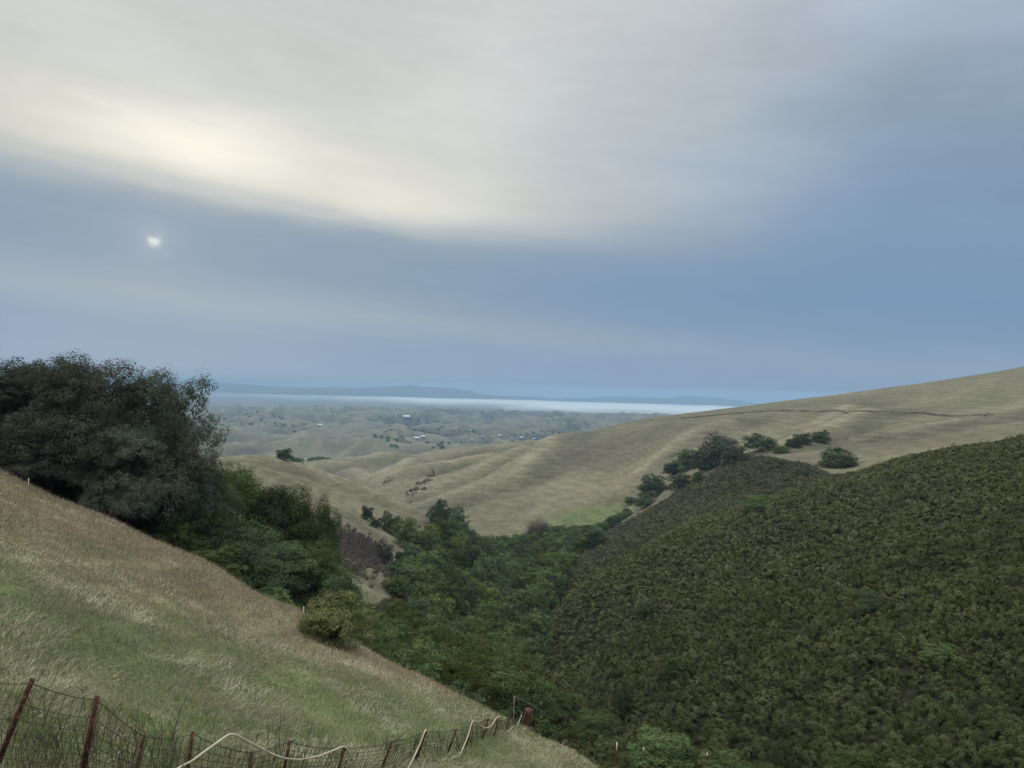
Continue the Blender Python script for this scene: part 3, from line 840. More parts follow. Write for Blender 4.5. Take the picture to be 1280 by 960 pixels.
# ---------------- woodland in the canyon
cand = []
nC = 9000
us = rng.uniform(446, 750, nC); vs = rng.uniform(math.log(46), math.log(455), nC)
wts = np.exp(2*vs); wts /= wts.max()
ok = in_poly(us, vs, WOOD) & (rng.uniform(size=nC) < np.maximum(wts, 0.05))
pts = []
for u, v in zip(us[ok], vs[ok]):
    d = math.exp(v); x = (u-640)/F*d
    sp = 4.7 if d < 180 else 5.6
    if all((x-a)**2 + (d-b)**2 > sp*sp for a, b in pts): pts.append((x, d))
pts.sort(key=lambda p: p[1])
for (x, y) in pts:
    c = 640 + F*x/y
    nz = perlin(x/22, y/22, 201) + 0.35*rng.normal()
    bright_zone = math.exp(-((c-600)/45)**2)*math.exp(-((math.log(y)-math.log(95))/0.45)**2)
    kind = 'bright' if nz + 1.1*bright_zone > 0.58 else ('green' if nz > -0.25 else 'dark')
    H = rng.uniform(6.0, 11.0); R = rng.uniform(3.1, 4.9)
    if y < 75: H *= 0.62; R *= 0.8
    if y > 300: H *= 0.85
    capy = np.interp(c, [450,498,503,515,540,560,600,650,700,750], [752,744,708,684,655,640,637,655,655,655])
    H = min(H, at(c, capy, y)[2] - g1(x, y))
    if H < 2.5: continue
    R = min(R, H*0.75)
    zone = 'at the near foot of the canyon past the fence' if y < 110 else ('in the middle of the wooded canyon' if y < 220 else 'at the far end of the wooded canyon below the grassy hill')
    word = {'bright': 'bright yellow-green', 'green': 'mid green', 'dark': 'dark green'}[kind]
    pr = (P_MID if y < 150 else P_FAR)[kind]; pr = pr[int(rng.integers(len(pr)))]
    tree(pr, x, y, H, R, f'{word} tree {zone}', f'{word} trees {zone}', 'canyon_tree', sink=0.3)

# ---------------- single trees seen on the hills: (column, base row, width px, height px, kind, label)
HILL = [
 (816, 621, 27, 25, 'dark', 'round dark oak lowest on the right of the gully, above the chaparral ridge'),
 (806, 634, 22, 14, 'dark', 'low dark oak touching the underside of the round oak by the chaparral ridge'),
 (858, 586, 32, 22, 'dark', 'broad dark oak at the left end of the clump below the bare tree'),
 (840, 594, 17, 15, 'dark', 'small dark oak left of the clump on the tan hillside'),
 (850, 614, 26, 19, 'dark', 'rounded dark oak below the clump, half way to the lowest oak'),
 (874, 604, 15, 13, 'dark', 'small dark oak right at the chaparral edge below the clump'),
 (882, 588, 28, 22, 'dark', 'dark oak in the middle of the clump under the utility pole'),
 (903, 584, 42, 36, 'grey', 'tall pale grey-green tree beside the utility pole on the right hill'),
 (920, 580, 26, 22, 'grey', 'grey-green tree at the right end of the clump by the utility pole'),
 (951, 562, 31, 18, 'dark', 'dark oak alone in the hollow left of the pale spur'),
 (992, 559, 16, 11, 'dark', 'lower half of the slanting oak row on the pale spur'),
 (1003, 554, 18, 12, 'dark', 'upper half of the slanting oak row on the pale spur'),
 (1026, 553, 17, 14, 'dark', 'compact dark oak at the upper end of the slanting row on the spur'),
 (977, 566, 15, 8, 'green', 'small low shrub-like oak at the tip of the pale spur'),
 (1046, 583, 34, 21, 'dark', 'wide dark oak standing at the upper edge of the chaparral'),
 (1058, 585, 20, 12, 'dark', 'low oak against the right side of the wide oak at the chaparral edge'),
 (459, 650, 15, 17, 'dark', 'small dark oak highest on the brown spur, left of the canyon woods'),
 (470, 660, 16, 13, 'dark', 'low dark oak just below the highest one on the brown spur'),
 (489, 668, 28, 26, 'dark', 'rounded dark oak in the hollow between the two brown spurs'),
 (510, 684, 36, 32, 'green', 'large green oak at the lower end of the hollow between the brown spurs'),
 (481, 705, 20, 30, 'grey', 'upright olive tree on the lower brown spur beside leafless scrub'),
 (499, 700, 12, 10, 'dark', 'tiny dark oak on the crest of the lower brown spur'),
 (549, 662, 30, 33, 'dark', 'dark tree at the tip of the brown spur where the canyon woods begin'),
 (571, 668, 30, 30, 'dark', 'broad dark tree beside the tip of the brown spur'),
 (355, 574, 20, 13, 'dark', 'dark tree at the left of the clump on the crest of the brown spur'),
 (366, 574, 16, 12, 'dark', 'dark tree in the middle of the clump on the crest of the brown spur'),
 (378, 575, 12, 8, 'dark', 'small dark tree at the right of the clump on the crest of the brown spur'),
 (789, 630, 13, 8, 'green', 'small bush alone above the gully on the big hill'),
]
for (px, py, w, h, kind, lab) in HILL:
    p = hit(px, py); d = p[1]
    k = d/F
    if d > 900:
        p = np.array([*plan(px, 368), 0]); d = 368; k = d/F
    pr = P_FAR[kind][int(rng.integers(3))]
    tree(pr, p[0], p[1], h*k*1.22, w*k*(0.74 if px > 700 else 0.55), lab, 'oaks scattered over the grassy hills')
# shrubs along the gully at the toe of the big hill
for i, (px, py, w, h) in enumerate([(690,684,22,16),(702,686,20,15),(712,684,22,15),(722,681,24,16),(733,676,22,14),(742,672,20,13),(751,667,20,13),(760,662,18,12),(768,657,17,11),(776,651,16,10),(783,646,14,9),(697,676,20,14),(728,690,24,17),(745,684,24,16),(713,694,22,16),(700,704,24,18)]):
    p = hit(px, py); k = p[1]/F
    pr = P_FAR['dark' if i % 3 else 'green'][i % 3]
    tree(pr, p[0], p[1], h*k*1.25, w*k*0.66, 'dark shrubby tree in the gully line below the green meadow', 'shrubby trees lining the gully below the meadow', 'shrubby_tree')

# leafless grey tree at the canyon head
def bare_tree(name, px, py, w, h, label, seed, mat=M_TWIG, n=150):
    global rng
    keep = rng; rng = np.random.default_rng(seed)
    p = hit(px, py); k = p[1]/F; H = h*k; R = w*k*0.5
    e_ = tag(empty(name, tuple(p - np.array([0, 0, 0.1]))), label, 'tree')
    mb = MB(); mb.tube(wobble((0,0,-0.2), (0,0,H*0.45), 5, 0.1), np.linspace(0.28, 0.18, 5), 6)
    link('trunk', mb.mesh('trunk', mat, True), e_)
    mb = MB()
    for i in range(n):
        d = unit(rng.normal(size=3)); d[2] = abs(d[2])
        en = np.array([d[0]*R, d[1]*R, H*0.35 + d[2]*H*0.65])*rng.uniform(0.85, 1.05)
        st = np.array([0, 0, H*rng.uniform(0.15, 0.45)])
        pp = wobble(st, en, 5, 0.25)
        mb.tube(pp, np.linspace(0.09, 0.035, 5), 3, False)
        for j in range(4):
            q = pp[rng.integers(2, 5)]
            mb.tube(wobble(q, q + rdir(1)[0]*R*0.3 + [0, 0, 0.3], 3, 0.1), [0.05, 0.04, 0.025], 3, False)
    link('crown', mb.mesh('crown', mat, True), e_)
    rng = keep
bare_tree('bare_tree', 673, 676, 34, 27, 'leafless grey-brown tree at the far end of the canyon woods', 5, n=260)

# ---------------- the yellowish bush on the grass
bx = at(416, 790, 36.5); bz = g1(bx[0], bx[1])
b_e = tag(empty('bush', (bx[0], bx[1], bz - 0.38)), 'round yellow-green bush standing alone on the grass slope', 'bush')
keep = rng; rng = np.random.default_rng(55)
L = crown_lumps(1.6, 2.4, 34, 0.50, 0.0) + [(math.cos(a)*1.15, math.sin(a)*1.15, 0.38, 0.48, 0.48, 0.4) for a in np.linspace(0, 6, 12)] + [(math.cos(a)*0.5, math.sin(a)*0.5, 0.55, 0.5, 0.5, 0.45) for a in np.linspace(0, 5, 5)]
V, Q, T = leafy(L, 60, 24, 0.19, 0.085, low=-0.5)
cr = link('crown', mesh_np('bush_crown', V, quads=Q, mat=M_BUSH, attrs={'tint': T}), b_e)
link('trunk', trunk_mesh('bush_stems', L, 2.2, 0.05, M_BARK, 6, 4, 0.2), b_e)
b_e.scale = (1.22, 1.22, 1.2)
rng = keep

# ---------------- chaparral on the right slope
def shrub_mesh(n_l, nleaf, size, seed, rsub=0.34):
    global rng
    keep = rng; rng = np.random.default_rng(seed)
    Vs, Ts = [], []
    d = rdir(n_l*3); d = d[d[:, 2] > -0.10][:n_l]
    c = d*np.array([0.80, 0.80, 0.72])*rng.uniform(0.88, 1.06, (len(d), 1)) + np.array([0, 0, 0.30])
    for q, dd in zip(c, d):
        e_ = rdir(nleaf)*rng.uniform(0.3, 1.0, (nleaf, 1))**0.6
        p = q + e_*rsub*np.array([1, 1, 0.9])*rng.uniform(0.75, 1.25)
        nr = unit(1.4*dd + 0.35*e_ + 0.28*rdir(nleaf) + np.array([0, 0, 0.3]))
        Vv, _ = cards(p, nr, size*rng.uniform(0.7, 1.4, nleaf))
        Vs.append(Vv); Ts.append(np.repeat(0.5 + rng.normal(0, 0.07) + rng.normal(0, 0.08, nleaf), 4))
    rng = keep
    return np.concatenate(Vs), np.clip(np.concatenate(Ts), 0, 1)

S_NEAR = [shrub_mesh(46, 40, 0.095, 300+i, 0.20) for i in range(5)]
S_MID = [shrub_mesh(26, 14, 0.19, 320+i, 0.23) for i in range(6)]
S_FAR = [shrub_mesh(14, 8, 0.33, 340+i, 0.27) for i in range(6)]
nC = 260000
us = rng.uniform(668, 1420, nC); vs = rng.uniform(math.log(42), math.log(352), nC)
keepm = rng.uniform(size=nC) < np.exp(2*(vs - math.log(352)))*1.0 + 0.02
nj = 14*perlin(us/30, vs*12, 77)
okm = keepm & in_poly(us + nj, vs, CHAP)
us, vs = us[okm], vs[okm]
dd_ = np.exp(vs); xx = (us-640)/F*dd_
# grid-hash spacing
cell = 1.0; occ = {}
sel = []
for i in range(len(xx)):
    k = (int(xx[i]//cell), int(dd_[i]//cell))
    bad = False
    for a in (-1, 0, 1):
        for b in (-1, 0, 1):
            for j in occ.get((k[0]+a, k[1]+b), ()):
                if (xx[i]-xx[j])**2 + (dd_[i]-dd_[j])**2 < 0.92: bad = True
    if bad: continue
    occ.setdefault(k, []).append(i); sel.append(i)
xx, dd_ = xx[sel], dd_[sel]
zz_ = ground(xx, dd_)
pn = perlin(xx/14, dd_/14, 88)
keepg = rng.uniform(size=len(xx)) > 0.05*(pn < -0.35)        # a few gaps
xx, dd_, zz_, pn = xx[keepg], dd_[keepg], zz_[keepg], pn[keepg]
order = np.argsort(np.hypot(xx, dd_))
xx, dd_, zz_, pn = xx[order], dd_[order], zz_[order], pn[order]
col_ = 640 + F*xx/dd_
inview = (col_ > 660) & (col_ < 1285) & ((-zz_-1.0)/dd_ < (965-480)/F)
nearids = set(np.nonzero(inview)[0][:285].tolist())
print('shrubs', len(xx), 'canyon trees', len(pts))
shr_near = []
for i in range(5):
    V, T = S_NEAR[i]
    shr_near.append(mesh_np('shrub', V, quads=np.arange(len(V)).reshape(-1, 4), mat=M_CHAP, attrs={'tint': T}))
Vs, Ts, Rg = [], [], []
for i in range(len(xx)):
    s = rng.uniform(0.75, 1.15)*(1 + 0.15*pn[i]); h = s*rng.uniform(0.9, 1.3)
    if rng.uniform() < 0.04: h *= 1.5; s *= 1.25; a = rng.uniform(0, 2*PI)
    if i in nearids:
        o = link('chaparral_shrub', shr_near[int(rng.integers(5))], None, (xx[i], dd_[i], zz_[i]-0.1))
        o.rotation_euler = (0, 0, a); o.scale = (s, s, h)
        tag(o, 'olive green dome-shaped shrub among others at the near foot of the chaparral slope', 'shrub', 'olive shrubs at the near foot of the chaparral slope')
        continue
    d = dd_[i]
    S = S_NEAR if d < 62 else (S_MID if d < 125 else S_FAR)
    V, T = S[int(rng.integers(len(S)))]
    c, s_ = math.cos(a), math.sin(a)
    W = np.stack([(V[:,0]*c - V[:,1]*s_)*s + xx[i], (V[:,0]*s_ + V[:,1]*c)*s + d, V[:,2]*h + zz_[i] - 0.1], -1)
    Vs.append(W.astype(np.float32)); Ts.append(np.clip(T + rng.normal(0, 0.13) + 0.14*float(sstep(80, 200, d)), 0, 1)); Rg.append(np.full(len(V), d > 245 and 640+F*xx[i]/d < 1045))  # tint lightens with distance: haze painted into the leaf colour
V = np.concatenate(Vs); T = np.concatenate(Ts); Rg = np.concatenate(Rg)
print('chaparral quads', len(V)//4)
for far_, m_c, lab in ((False, M_CHAP, 'dense olive chaparral covering the near right-hand slope'), (True, M_CHAP_HAZE, 'chaparral tinted hazy grey on the ridge behind the near right-hand slope')):
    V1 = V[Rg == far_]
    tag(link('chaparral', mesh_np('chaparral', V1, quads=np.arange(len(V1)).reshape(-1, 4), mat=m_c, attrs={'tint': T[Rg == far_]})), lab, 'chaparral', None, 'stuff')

# a few greener or larger bushes that stand out in the chaparral: (column, base row, width px, height px, prototype kind, label)
for (px, py, w, h, kind, lab) in [
 (945, 640, 34, 24, 'green', 'green rounded bush rising above the far chaparral crest'),
 (810, 772, 34, 24, 'dark', 'dark bush standing out in the chaparral left of centre slope'),
 (1090, 768, 44, 30, 'dark', 'dark green bush in the middle of the chaparral slope'),
 (1180, 835, 56, 36, 'green', 'wide mid green bush on the lower right chaparral slope'),
 (845, 850, 42, 36, 'green', 'green bush in the chaparral above the lower fence posts'),
 (778, 900, 30, 46, 'dark', 'small dark upright bush in the chaparral behind the fence end'),
 (1075, 975, 56, 44, 'green', 'fresh green bush at the bottom edge in the chaparral'),
 (830, 968, 84, 60, 'green', 'fresh green willow at the bottom between the lower fence posts'),
 (905, 985, 60, 55, 'green', 'mid green willow right of the lower fence posts'),
 (745, 925, 60, 40, 'green', 'dull green willow behind the grassy lip beside the fence end'),
 (700, 900, 56, 44, 'green', 'dull green willow behind the thick fence post'),
 (655, 880, 60, 46, 'green', 'grey-green willow behind the thin leaning pole')]:
    p = hit(px, py); d = p[1]
    if d < 44: d = 47.0; q = at(px, py, d); p = np.array([q[0], d, g1(q[0], d)])
    k = d/F
    zt = at(px, py-h, d)[2]
    pr = P_MID[kind][int(rng.integers(2))]
    tree(pr, p[0], p[1], max(h*k*1.05, zt-p[2]), w*k*0.58, lab, None, 'bush', 'bush')

# leafless brown scrub in the fold of the brown spur
mb = MB()
bp = plan(452, 215)
SCR = [(422,664),(448,664),(470,682),(484,702),(493,722),(470,720),(440,708),(422,698)]
sc_pts = []
while len(sc_pts) < 60:
    a, b_ = rng.uniform(420, 495), rng.uniform(660, 724)
    if in_poly(np.array([a]), np.array([b_]), SCR)[0]: sc_pts.append(hit(a, b_))
for i in range(430):
    q0 = sc_pts[i % 60]
    x = q0[0] + rng.normal(0, 1.4); y = q0[1] + rng.normal(0, 4.0); z = g1(x, y); s = rng.uniform(0.5, 1.35)*(1 + 0.4*perlin(x/6, y/9, 71))
    for j in range(20):
        d = unit(rng.normal(size=3)); d[2] = abs(d[2]) + 0.25
        mb.tube(np.array([[x, y, z], [x+d[0]*s*0.6, y+d[1]*s*0.6, z+d[2]*s*0.8], [x+d[0]*s*1.1, y+d[1]*s*1.1, z+d[2]*s*1.2]]), [0.05, 0.05, 0.035], 3, False)
for (px, py, n_, sp_) in [(520,612,30,5), (531,602,22,4), (540,595,12,2.5), (486,600,9,3), (512,566,22,6)]:
    q0 = hit(px, py)
    for i in range(n_):
        x = q0[0] + rng.normal(0, sp_); y = q0[1] + rng.normal(0, sp_*1.8); z = g1(x, y); s = rng.uniform(0.7, 1.6)
        for j in range(26):
            d = unit(rng.normal(size=3)); d[2] = abs(d[2]) + 0.1
            mb.tube(np.array([[x, y, z], [x+d[0]*s*0.6, y+d[1]*s*0.6, z+d[2]*s*0.6], [x+d[0]*s*1.1, y+d[1]*s*1.1, z+d[2]*s]]), [0.10, 0.12, 0.06], 3, False)
tag(link('scrub', mb.mesh('scrub', M_TWIG)), 'leafless brown scrub filling the fold of the brown spur and small gullies', 'scrub', None, 'stuff')

# far oaks of the valley: one mass of dark specks
nF = 16000
az_ = np.radians(rng.uniform(-28, 14, nF)); r_ = np.exp(rng.uniform(math.log(1250), math.log(6800), nF))
fx_, fy_ = r_*np.sin(az_), r_*np.cos(az_)
dens = fbm(fx_/420, fy_/420, 109, 4) + 0.5*fbm(fx_/90, fy_/90, 401, 2) + 0.25*sstep(2200, 3600, r_)
s_ = dens > 0.48
fx_, fy_, r_ = fx_[s_][:4200], fy_[s_][:4200], r_[s_][:4200]
fz_ = ground(fx_, fy_)
Vs, Ts = [], []
for x, y, z, r in zip(fx_, fy_, fz_, r_):
    s = rng.uniform(3.0, 7.0); n = 14
    d = rdir(n); d[:, 2] = np.abs(d[:, 2])
    p = np.array([x, y, z]) + d*s*np.array([1, 1, 0.9]) + np.array([0, 0, s*0.15])
    V, _ = cards(p, unit(d + 0.4*rdir(n)), s*1.1, 0.9)
    Vs.append(V); Ts.append(np.full(len(V), rng.uniform(0.2, 0.6)))
V = np.concatenate(Vs)
tag(link('woodland', mesh_np('woodland', V, quads=np.arange(len(V)).reshape(-1, 4), mat=M_DARK, attrs={'tint': np.concatenate(Ts)})),
    'scattered dark oak woods over the far blue valley hills', 'woodland', None, 'stuff')
# ------------------------------------------------------------------ fence
M_RUST, nt, bs = new_mat('rusty_steel', 0.85, 0.25)
geo = N(nt, 'ShaderNodeNewGeometry')
fr_ = noise_tex(nt, geo.outputs['Position'], 14, 6, 0.65)
nt.links.new(ramp(nt, fr_, [(0.30, (0.026,0.013,0.011)), (0.50, (0.075,0.030,0.022)), (0.60, (0.15,0.068,0.045)), (0.68, (0.34,0.26,0.20))]), bs.inputs['Base Color'])
M_WIRE, nt, bs = new_mat('weathered_wire', 0.7, 0.3); bs.inputs['Base Color'].default_value = (0.030, 0.024, 0.020, 1)
M_HOSE, nt, bs = new_mat('hose', 0.5, 0.3)
geo = N(nt, 'ShaderNodeNewGeometry')
fr_ = noise_tex(nt, geo.outputs['Position'], 5, 4, 0.6)
nt.links.new(ramp(nt, fr_, [(0.3, (0.42,0.34,0.25)), (0.7, (0.62,0.54,0.42))]), bs.inputs['Base Color'])
M_WHITE, nt, bs = new_mat('white_paint', 0.6, 0.3); bs.inputs['Base Color'].default_value = (0.72, 0.70, 0.64, 1)
M_GREY, nt, bs = new_mat('grey_wood', 0.9, 0.1); bs.inputs['Base Color'].default_value = (0.22, 0.21, 0.19, 1)

# (top column, top row, depth, lean as column shift per row, half thickness)
POSTS = [(-46,835,10.8,0.30,0.035),(41,848,11.5,0.43,0.040),(122,870,12.5,0.20,0.045),(180,918,13.0,0.22,0.032),(241,914,14.0,0.13,0.030),(315,940,15.5,0.2,0.030),
 (362,925,16.5,0.20,0.030),(431,934,18.5,0.36,0.032),(490,926,20.5,0.42,0.030),(533,913,22.7,0.42,0.034),(571,911,25.8,0.45,0.030),(591,902,28.0,0.33,0.032),
 (611,898,30.3,0.37,0.034),(623,899,31.8,0.33,0.030),(636.5,897.5,34.0,0.32,0.030),(646,900,35.6,0.3,0.028)]
fence = tag(empty('wire_fence', (0, 0, 0)), 'rusty post and woven wire fence running downhill along the bottom left', 'fence')
tops, bases = [], []
PV = []
for (px, py, d, lean, hw) in POSTS:
    t = at(px, py, d); zb = g1(t[0], t[1]); h = max(t[2]-zb, 0.6)
    b = np.array([t[0]-lean*h*0.85, t[1]-0.05, 0]); b[2] = g1(b[0], b[1]) - 0.25
    tops.append(t); bases.append(b)
    mb = MB()
    ax = unit(t-b); sx = unit(np.cross(ax, [0, 1, 0])); sy = np.cross(ax, sx)
    L = np.linalg.norm(t-b)
    Mx = np.stack([sx, sy, ax], 1)
    # a steel T section: flange, stem, and the studs of its face
    mb.box((t+b)/2, (hw*2, 0.008, L), Mx)
    mb.box((t+b)/2 + sy*(hw*0.5+0.006), (0.010, hw, L*0.998), Mx)
    for k in range(int(L/0.12)):
        mb.box(b + ax*(0.1+k*0.12) - sy*0.010, (0.018, 0.012, 0.03), Mx)
    link('post', mb.mesh('post', M_RUST), fence)
tops = np.array(tops); bases = np.array(bases)
# thick end post
t = at(661, 887, 36.6); zb = g1(t[0], t[1])
b = np.array([t[0]-0.16, t[1], zb-0.3])
mb = MB(); mb.tube(np.linspace(b, t, 9) + rng.normal(0, 0.006, (9, 3)), np.linspace(0.20, 0.185, 9), 12)
mb.tube([t - [0,0,0.25] , t-[0,0,0.22]], [0.192, 0.192], 12)
tag(link('post', mb.mesh('end_post', M_RUST, False), fence), 'thick dark red wooden end post')
tops = np.concatenate([tops, [t]]); bases = np.concatenate([bases, [b]])
# woven wire
mb = MB()
for i in range(len(tops)-1):
    t0, t1 = tops[i], tops[i+1]
    g0 = bases[i] + [0, 0, 0.30]; g1_ = bases[i+1] + [0, 0, 0.30]
    off = np.array([0.0, 0.03, 0])
    span = np.linalg.norm(t1-t0)
    ds = np.linspace(0, 1, 7)
    dist = (t0[1]+t1[1])/2
    w = 0.0028 + 0.00022*dist
    sag = rng.uniform(0.02, 0.07)
    def P(s, f):
        f2 = f*0.94
        p = (g0*(1-s)+g1_*s)*(1-f2) + (t0*(1-s)+t1*s)*f2
        return p + off - np.array([0, 0, sag*f*4*s*(1-s)])
    for f in (0.0, 0.13, 0.27, 0.42, 0.58, 0.76, 1.0):
        mb.tube(np.array([P(s, f) for s in ds]), w*(1.5 if f == 1.0 else 1.0), 3, False)
    nv = max(2, int(span/(0.16 if dist < 24 else 0.30)))
    for s in (np.arange(nv)+0.5)/nv:
        mb.tube(np.array([P(s, f) for f in (0, 0.5, 1.0)]) + rng.normal(0, 0.006, (3, 3)), w*0.85, 3, False)
link('wire_mesh', mb.mesh('wire_mesh', M_WIRE), fence)

FD = [(p[0], p[2]) for p in POSTS] + [(661, 37.2)]
def fdep(px): return float(np.interp(px, [a for a, b in FD], [b for a, b in FD])) - 0.08
HOSE = [(205,972),(225,959),(240,951),(255,940),(272.5,927.5),(284,919.5),(290,918),(297,920),(320,932),(345,944.5),(370,949.5),(395,946),(412,940),(427,934),(432,934.5),(439,944),(447,960),(455,978),
        (480,996),(500,980),(512,957),(524,932),(531,914.5),(534,914),(538,925),(544,947),(549,962),(556,966),(562,962),(567.5,956),(576,941),(585,920),(590,903.5),(595,902),(601,907),(607,910),(615,906.5),(620,898),(626,896),(630,907),(634,916),(638,919),(642.5,916),(647.5,905),(652,894)]
hp = np.array([at(a, b_, fdep(a)) for a, b_ in HOSE])
def spline(P, k=5):
    out = []
    for i in range(len(P)-1):
        p0, p1, p2, p3 = P[max(i-1, 0)], P[i], P[i+1], P[min(i+2, len(P)-1)]
        for t in np.arange(k)/k:
            out.append(0.5*((2*p1) + (-p0+p2)*t + (2*p0-5*p1+4*p2-p3)*t*t + (-p0+3*p1-3*p2+p3)*t**3))
    out.append(P[-1]); return np.array(out)
hs_ = spline(hp)
gz = ground(hs_[:,0], hs_[:,1]); hs_[:,2] = np.maximum(hs_[:,2], gz + 0.04)
mb = MB(); mb.tube(hs_, 0.021, 8)
tag(link('hose', mb.mesh('hose', M_HOSE, True)), 'pale tan hose draped in loops over the rusty fence posts', 'hose')

# steel stakes farther down the line
for (px, t_, bt, d, white, lab) in [(735.5,912,952,38.6,False,'thin rusty stake on the grassy lip just right of the fence end'),(767.5,928,968,41,True,'thin stake with long white top, second below the fence end'),
       (800,935,975,43,True,'thin brown stake with small pale tip, middle of the lower stakes'),(879,941,980,46,True,'thin stake with bright white tip, farthest right of the lower stakes'),
       (669,919,934,36.4,False,'short stake in front of the thick fence end post')]:
    t = at(px, t_, d); zb = g1(t[0], t[1]) - 0.2
    e_ = tag(empty('stake', (t[0], t[1], zb)), lab, 'stake', 'stakes continuing downhill beyond the fence')
    mb = MB(); H = max(t[2]-zb, 0.7); lx = 0.04*H
    mb.tube([(0,0,0), (lx*0.5,0,H*0.5), (lx,0,H)], [0.026, 0.026, 0.024], 5)
    mb.box((0.0, 0.012, 0.35), (0.10, 0.006, 0.12))
    link('shaft', mb.mesh('shaft', M_RUST), e_)
    if white:
        mb = MB(); hw_ = 0.45 if px == 767.5 else 0.16
        mb.tube([(lx*(1-hw_/H),0,H-hw_), (lx,0,H+0.01)], [0.031, 0.030], 6)
        link('painted_tip', mb.mesh('painted_tip', M_WHITE), e_)
# leaning grey pole with a pale cable
t = at(643, 870, 40.0); b = np.array([t[0]-0.05, t[1], g1(t[0], t[1])-0.3])
e_ = tag(empty('pole', tuple(b)), 'thin grey pole behind the fence end with a pale cable sloping from its top', 'pole')
mb = MB(); mb.tube(wobble((0,0,0), t-b, 6, 0.02), 0.028, 6); link('shaft', mb.mesh('pole_shaft', M_GREY), e_)
c1 = at(683, 892, 41.5)
mb = MB(); mb.tube(np.array([t-b, at(660, 878.5, 40.5)-b, at(672, 886, 41)-b, c1-b]), 0.014, 5); link('cable', mb.mesh('cable', M_GREY), e_)

# white marker stakes by the trees
for (px, py, d, lab) in [(380, 748, 41.5, 'small white marker stake at the grass edge under the trees'), (36, 592, 42.5, 'tiny white marker stake high on the slope under the left oaks')]:
    p = at(px, py, d); z = g1(p[0], p[1])
    e_ = tag(empty('marker_stake', (p[0], p[1], z-0.1)), lab, 'stake')
    mb = MB(); mb.box((0,0,0.26), (0.035, 0.025, 0.52)); mb.box((0,0,0.535), (0.025, 0.018, 0.03)); link('stake_body', mb.mesh('stake_body', M_WHITE), e_)

# ------------------------------------------------------------------ utility pole on the right hill
p = hit(894, 583); k = p[1]/F
e_ = tag(empty('utility_pole', tuple(p - np.array([0,0,0.3]))), 'wooden utility pole with crossarms rising over the pale tree on the right hill', 'pole')
H = 45*k
mb = MB(); mb.tube([(0,0,0), (0,0,H)], [0.24, 0.16], 8); link('mast', mb.mesh('mast', M_BARK), e_)
for dz in (0.6, 1.9):
    mb = MB(); mb.box((0,0.2,H-dz), (3.4, 0.16, 0.18)); a_ = link('crossarm', mb.mesh('crossarm', M_BARK), e_)
    for sx in (-1.5, -0.7, 0.7, 1.5):
        mb = MB(); mb.tube([(sx,0.2,H-dz+0.09), (sx,0.2,H-dz+0.2), (sx,0.2,H-dz+0.38)], [0.07, 0.10, 0.06], 6); link('insulator', mb.mesh('insulator', M_GREY), a_)

# ------------------------------------------------------------------ far farm buildings
M_ROOF, nt, bs = new_mat('pale_roof', 0.6, 0.3); bs.inputs['Base Color'].default_value = (0.80, 0.80, 0.80, 1)
M_ROOF2, nt, bs = new_mat('grey_roof', 0.8, 0.2); bs.inputs['Base Color'].default_value = (0.30, 0.29, 0.28, 1)
M_WALL, nt, bs = new_mat('pale_wall', 0.9, 0.1); bs.inputs['Base Color'].default_value = (0.48, 0.47, 0.45, 1)
M_OPEN, nt, bs = new_mat('dark_opening', 0.6, 0.3); bs.inputs['Base Color'].default_value = (0.03, 0.03, 0.035, 1)
def barn(px, py, w, h, dep, roof, lab, rz=0.2):
    p = hit(px, py); k = p[1]/F; W = w*k; Hh = h*k; D = dep*k
    e_ = tag(empty('farm_building', tuple(p - np.array([0,0,0.5])), rz), lab, 'building', 'farm buildings in the far valley')
    hw = Hh*0.6
    mb = MB(); V = [(-W/2,-D/2,-2),(W/2,-D/2,-2),(W/2,D/2,-2),(-W/2,D/2,-2),(-W/2,-D/2,hw),(W/2,-D/2,hw),(W/2,D/2,hw),(-W/2,D/2,hw),(-W/2,0,Hh),(W/2,0,Hh)]
    mb.add(V, [(0,1,5,4),(2,3,7,6),(0,3,2,1)], [(1,2,6),(1,6,5),(5,6,9),(3,0,4),(3,4,7),(7,4,8)])
    link('wall', mb.mesh('barn_wall', M_WALL), e_)
    o = 0.03*W; zz0 = 0.03*Hh; y1 = D/2*1.12; z1 = hw - (Hh-hw)*0.12
    mb = MB(); V = [(-W/2-o,-y1,z1+zz0),(W/2+o,-y1,z1+zz0),(W/2+o,0,Hh+zz0),(-W/2-o,0,Hh+zz0),(W/2+o,y1,z1+zz0),(-W/2-o,y1,z1+zz0)]
    V2 = [(a, b, c+0.05*Hh) for a, b, c in V]
    mb.add(V+V2, [(0,3,2,1),(3,5,4,2),(6,7,8,9),(9,8,10,11),(0,1,7,6),(5,11,10,4),(0,6,9,3),(3,9,11,5),(1,2,8,7),(2,4,10,8)])
    link('roof', mb.mesh('barn_roof', roof), e_)
    mb = MB(); mb.box((0,-D/2-0.02,hw*0.38), (W*0.16, 0.3, hw*0.8)); link('door', mb.mesh('barn_door', M_OPEN), e_)
    for sx in (-0.3, 0.3):
        mb = MB(); mb.box((sx*W,-D/2-0.02,hw*0.55), (W*0.10, 0.3, hw*0.3)); link('window', mb.mesh('barn_window', M_OPEN), e_)
barn(508, 523, 8, 3.6, 5, M_ROOF, 'white farm building alone high in the far valley')
barn(521, 549, 7, 2.6, 4, M_ROOF, 'long white shed, left of the pair in the middle valley')
barn(529, 548, 6, 2.2, 4, M_ROOF, 'shorter white shed, right of the pair in the middle valley', -0.1)
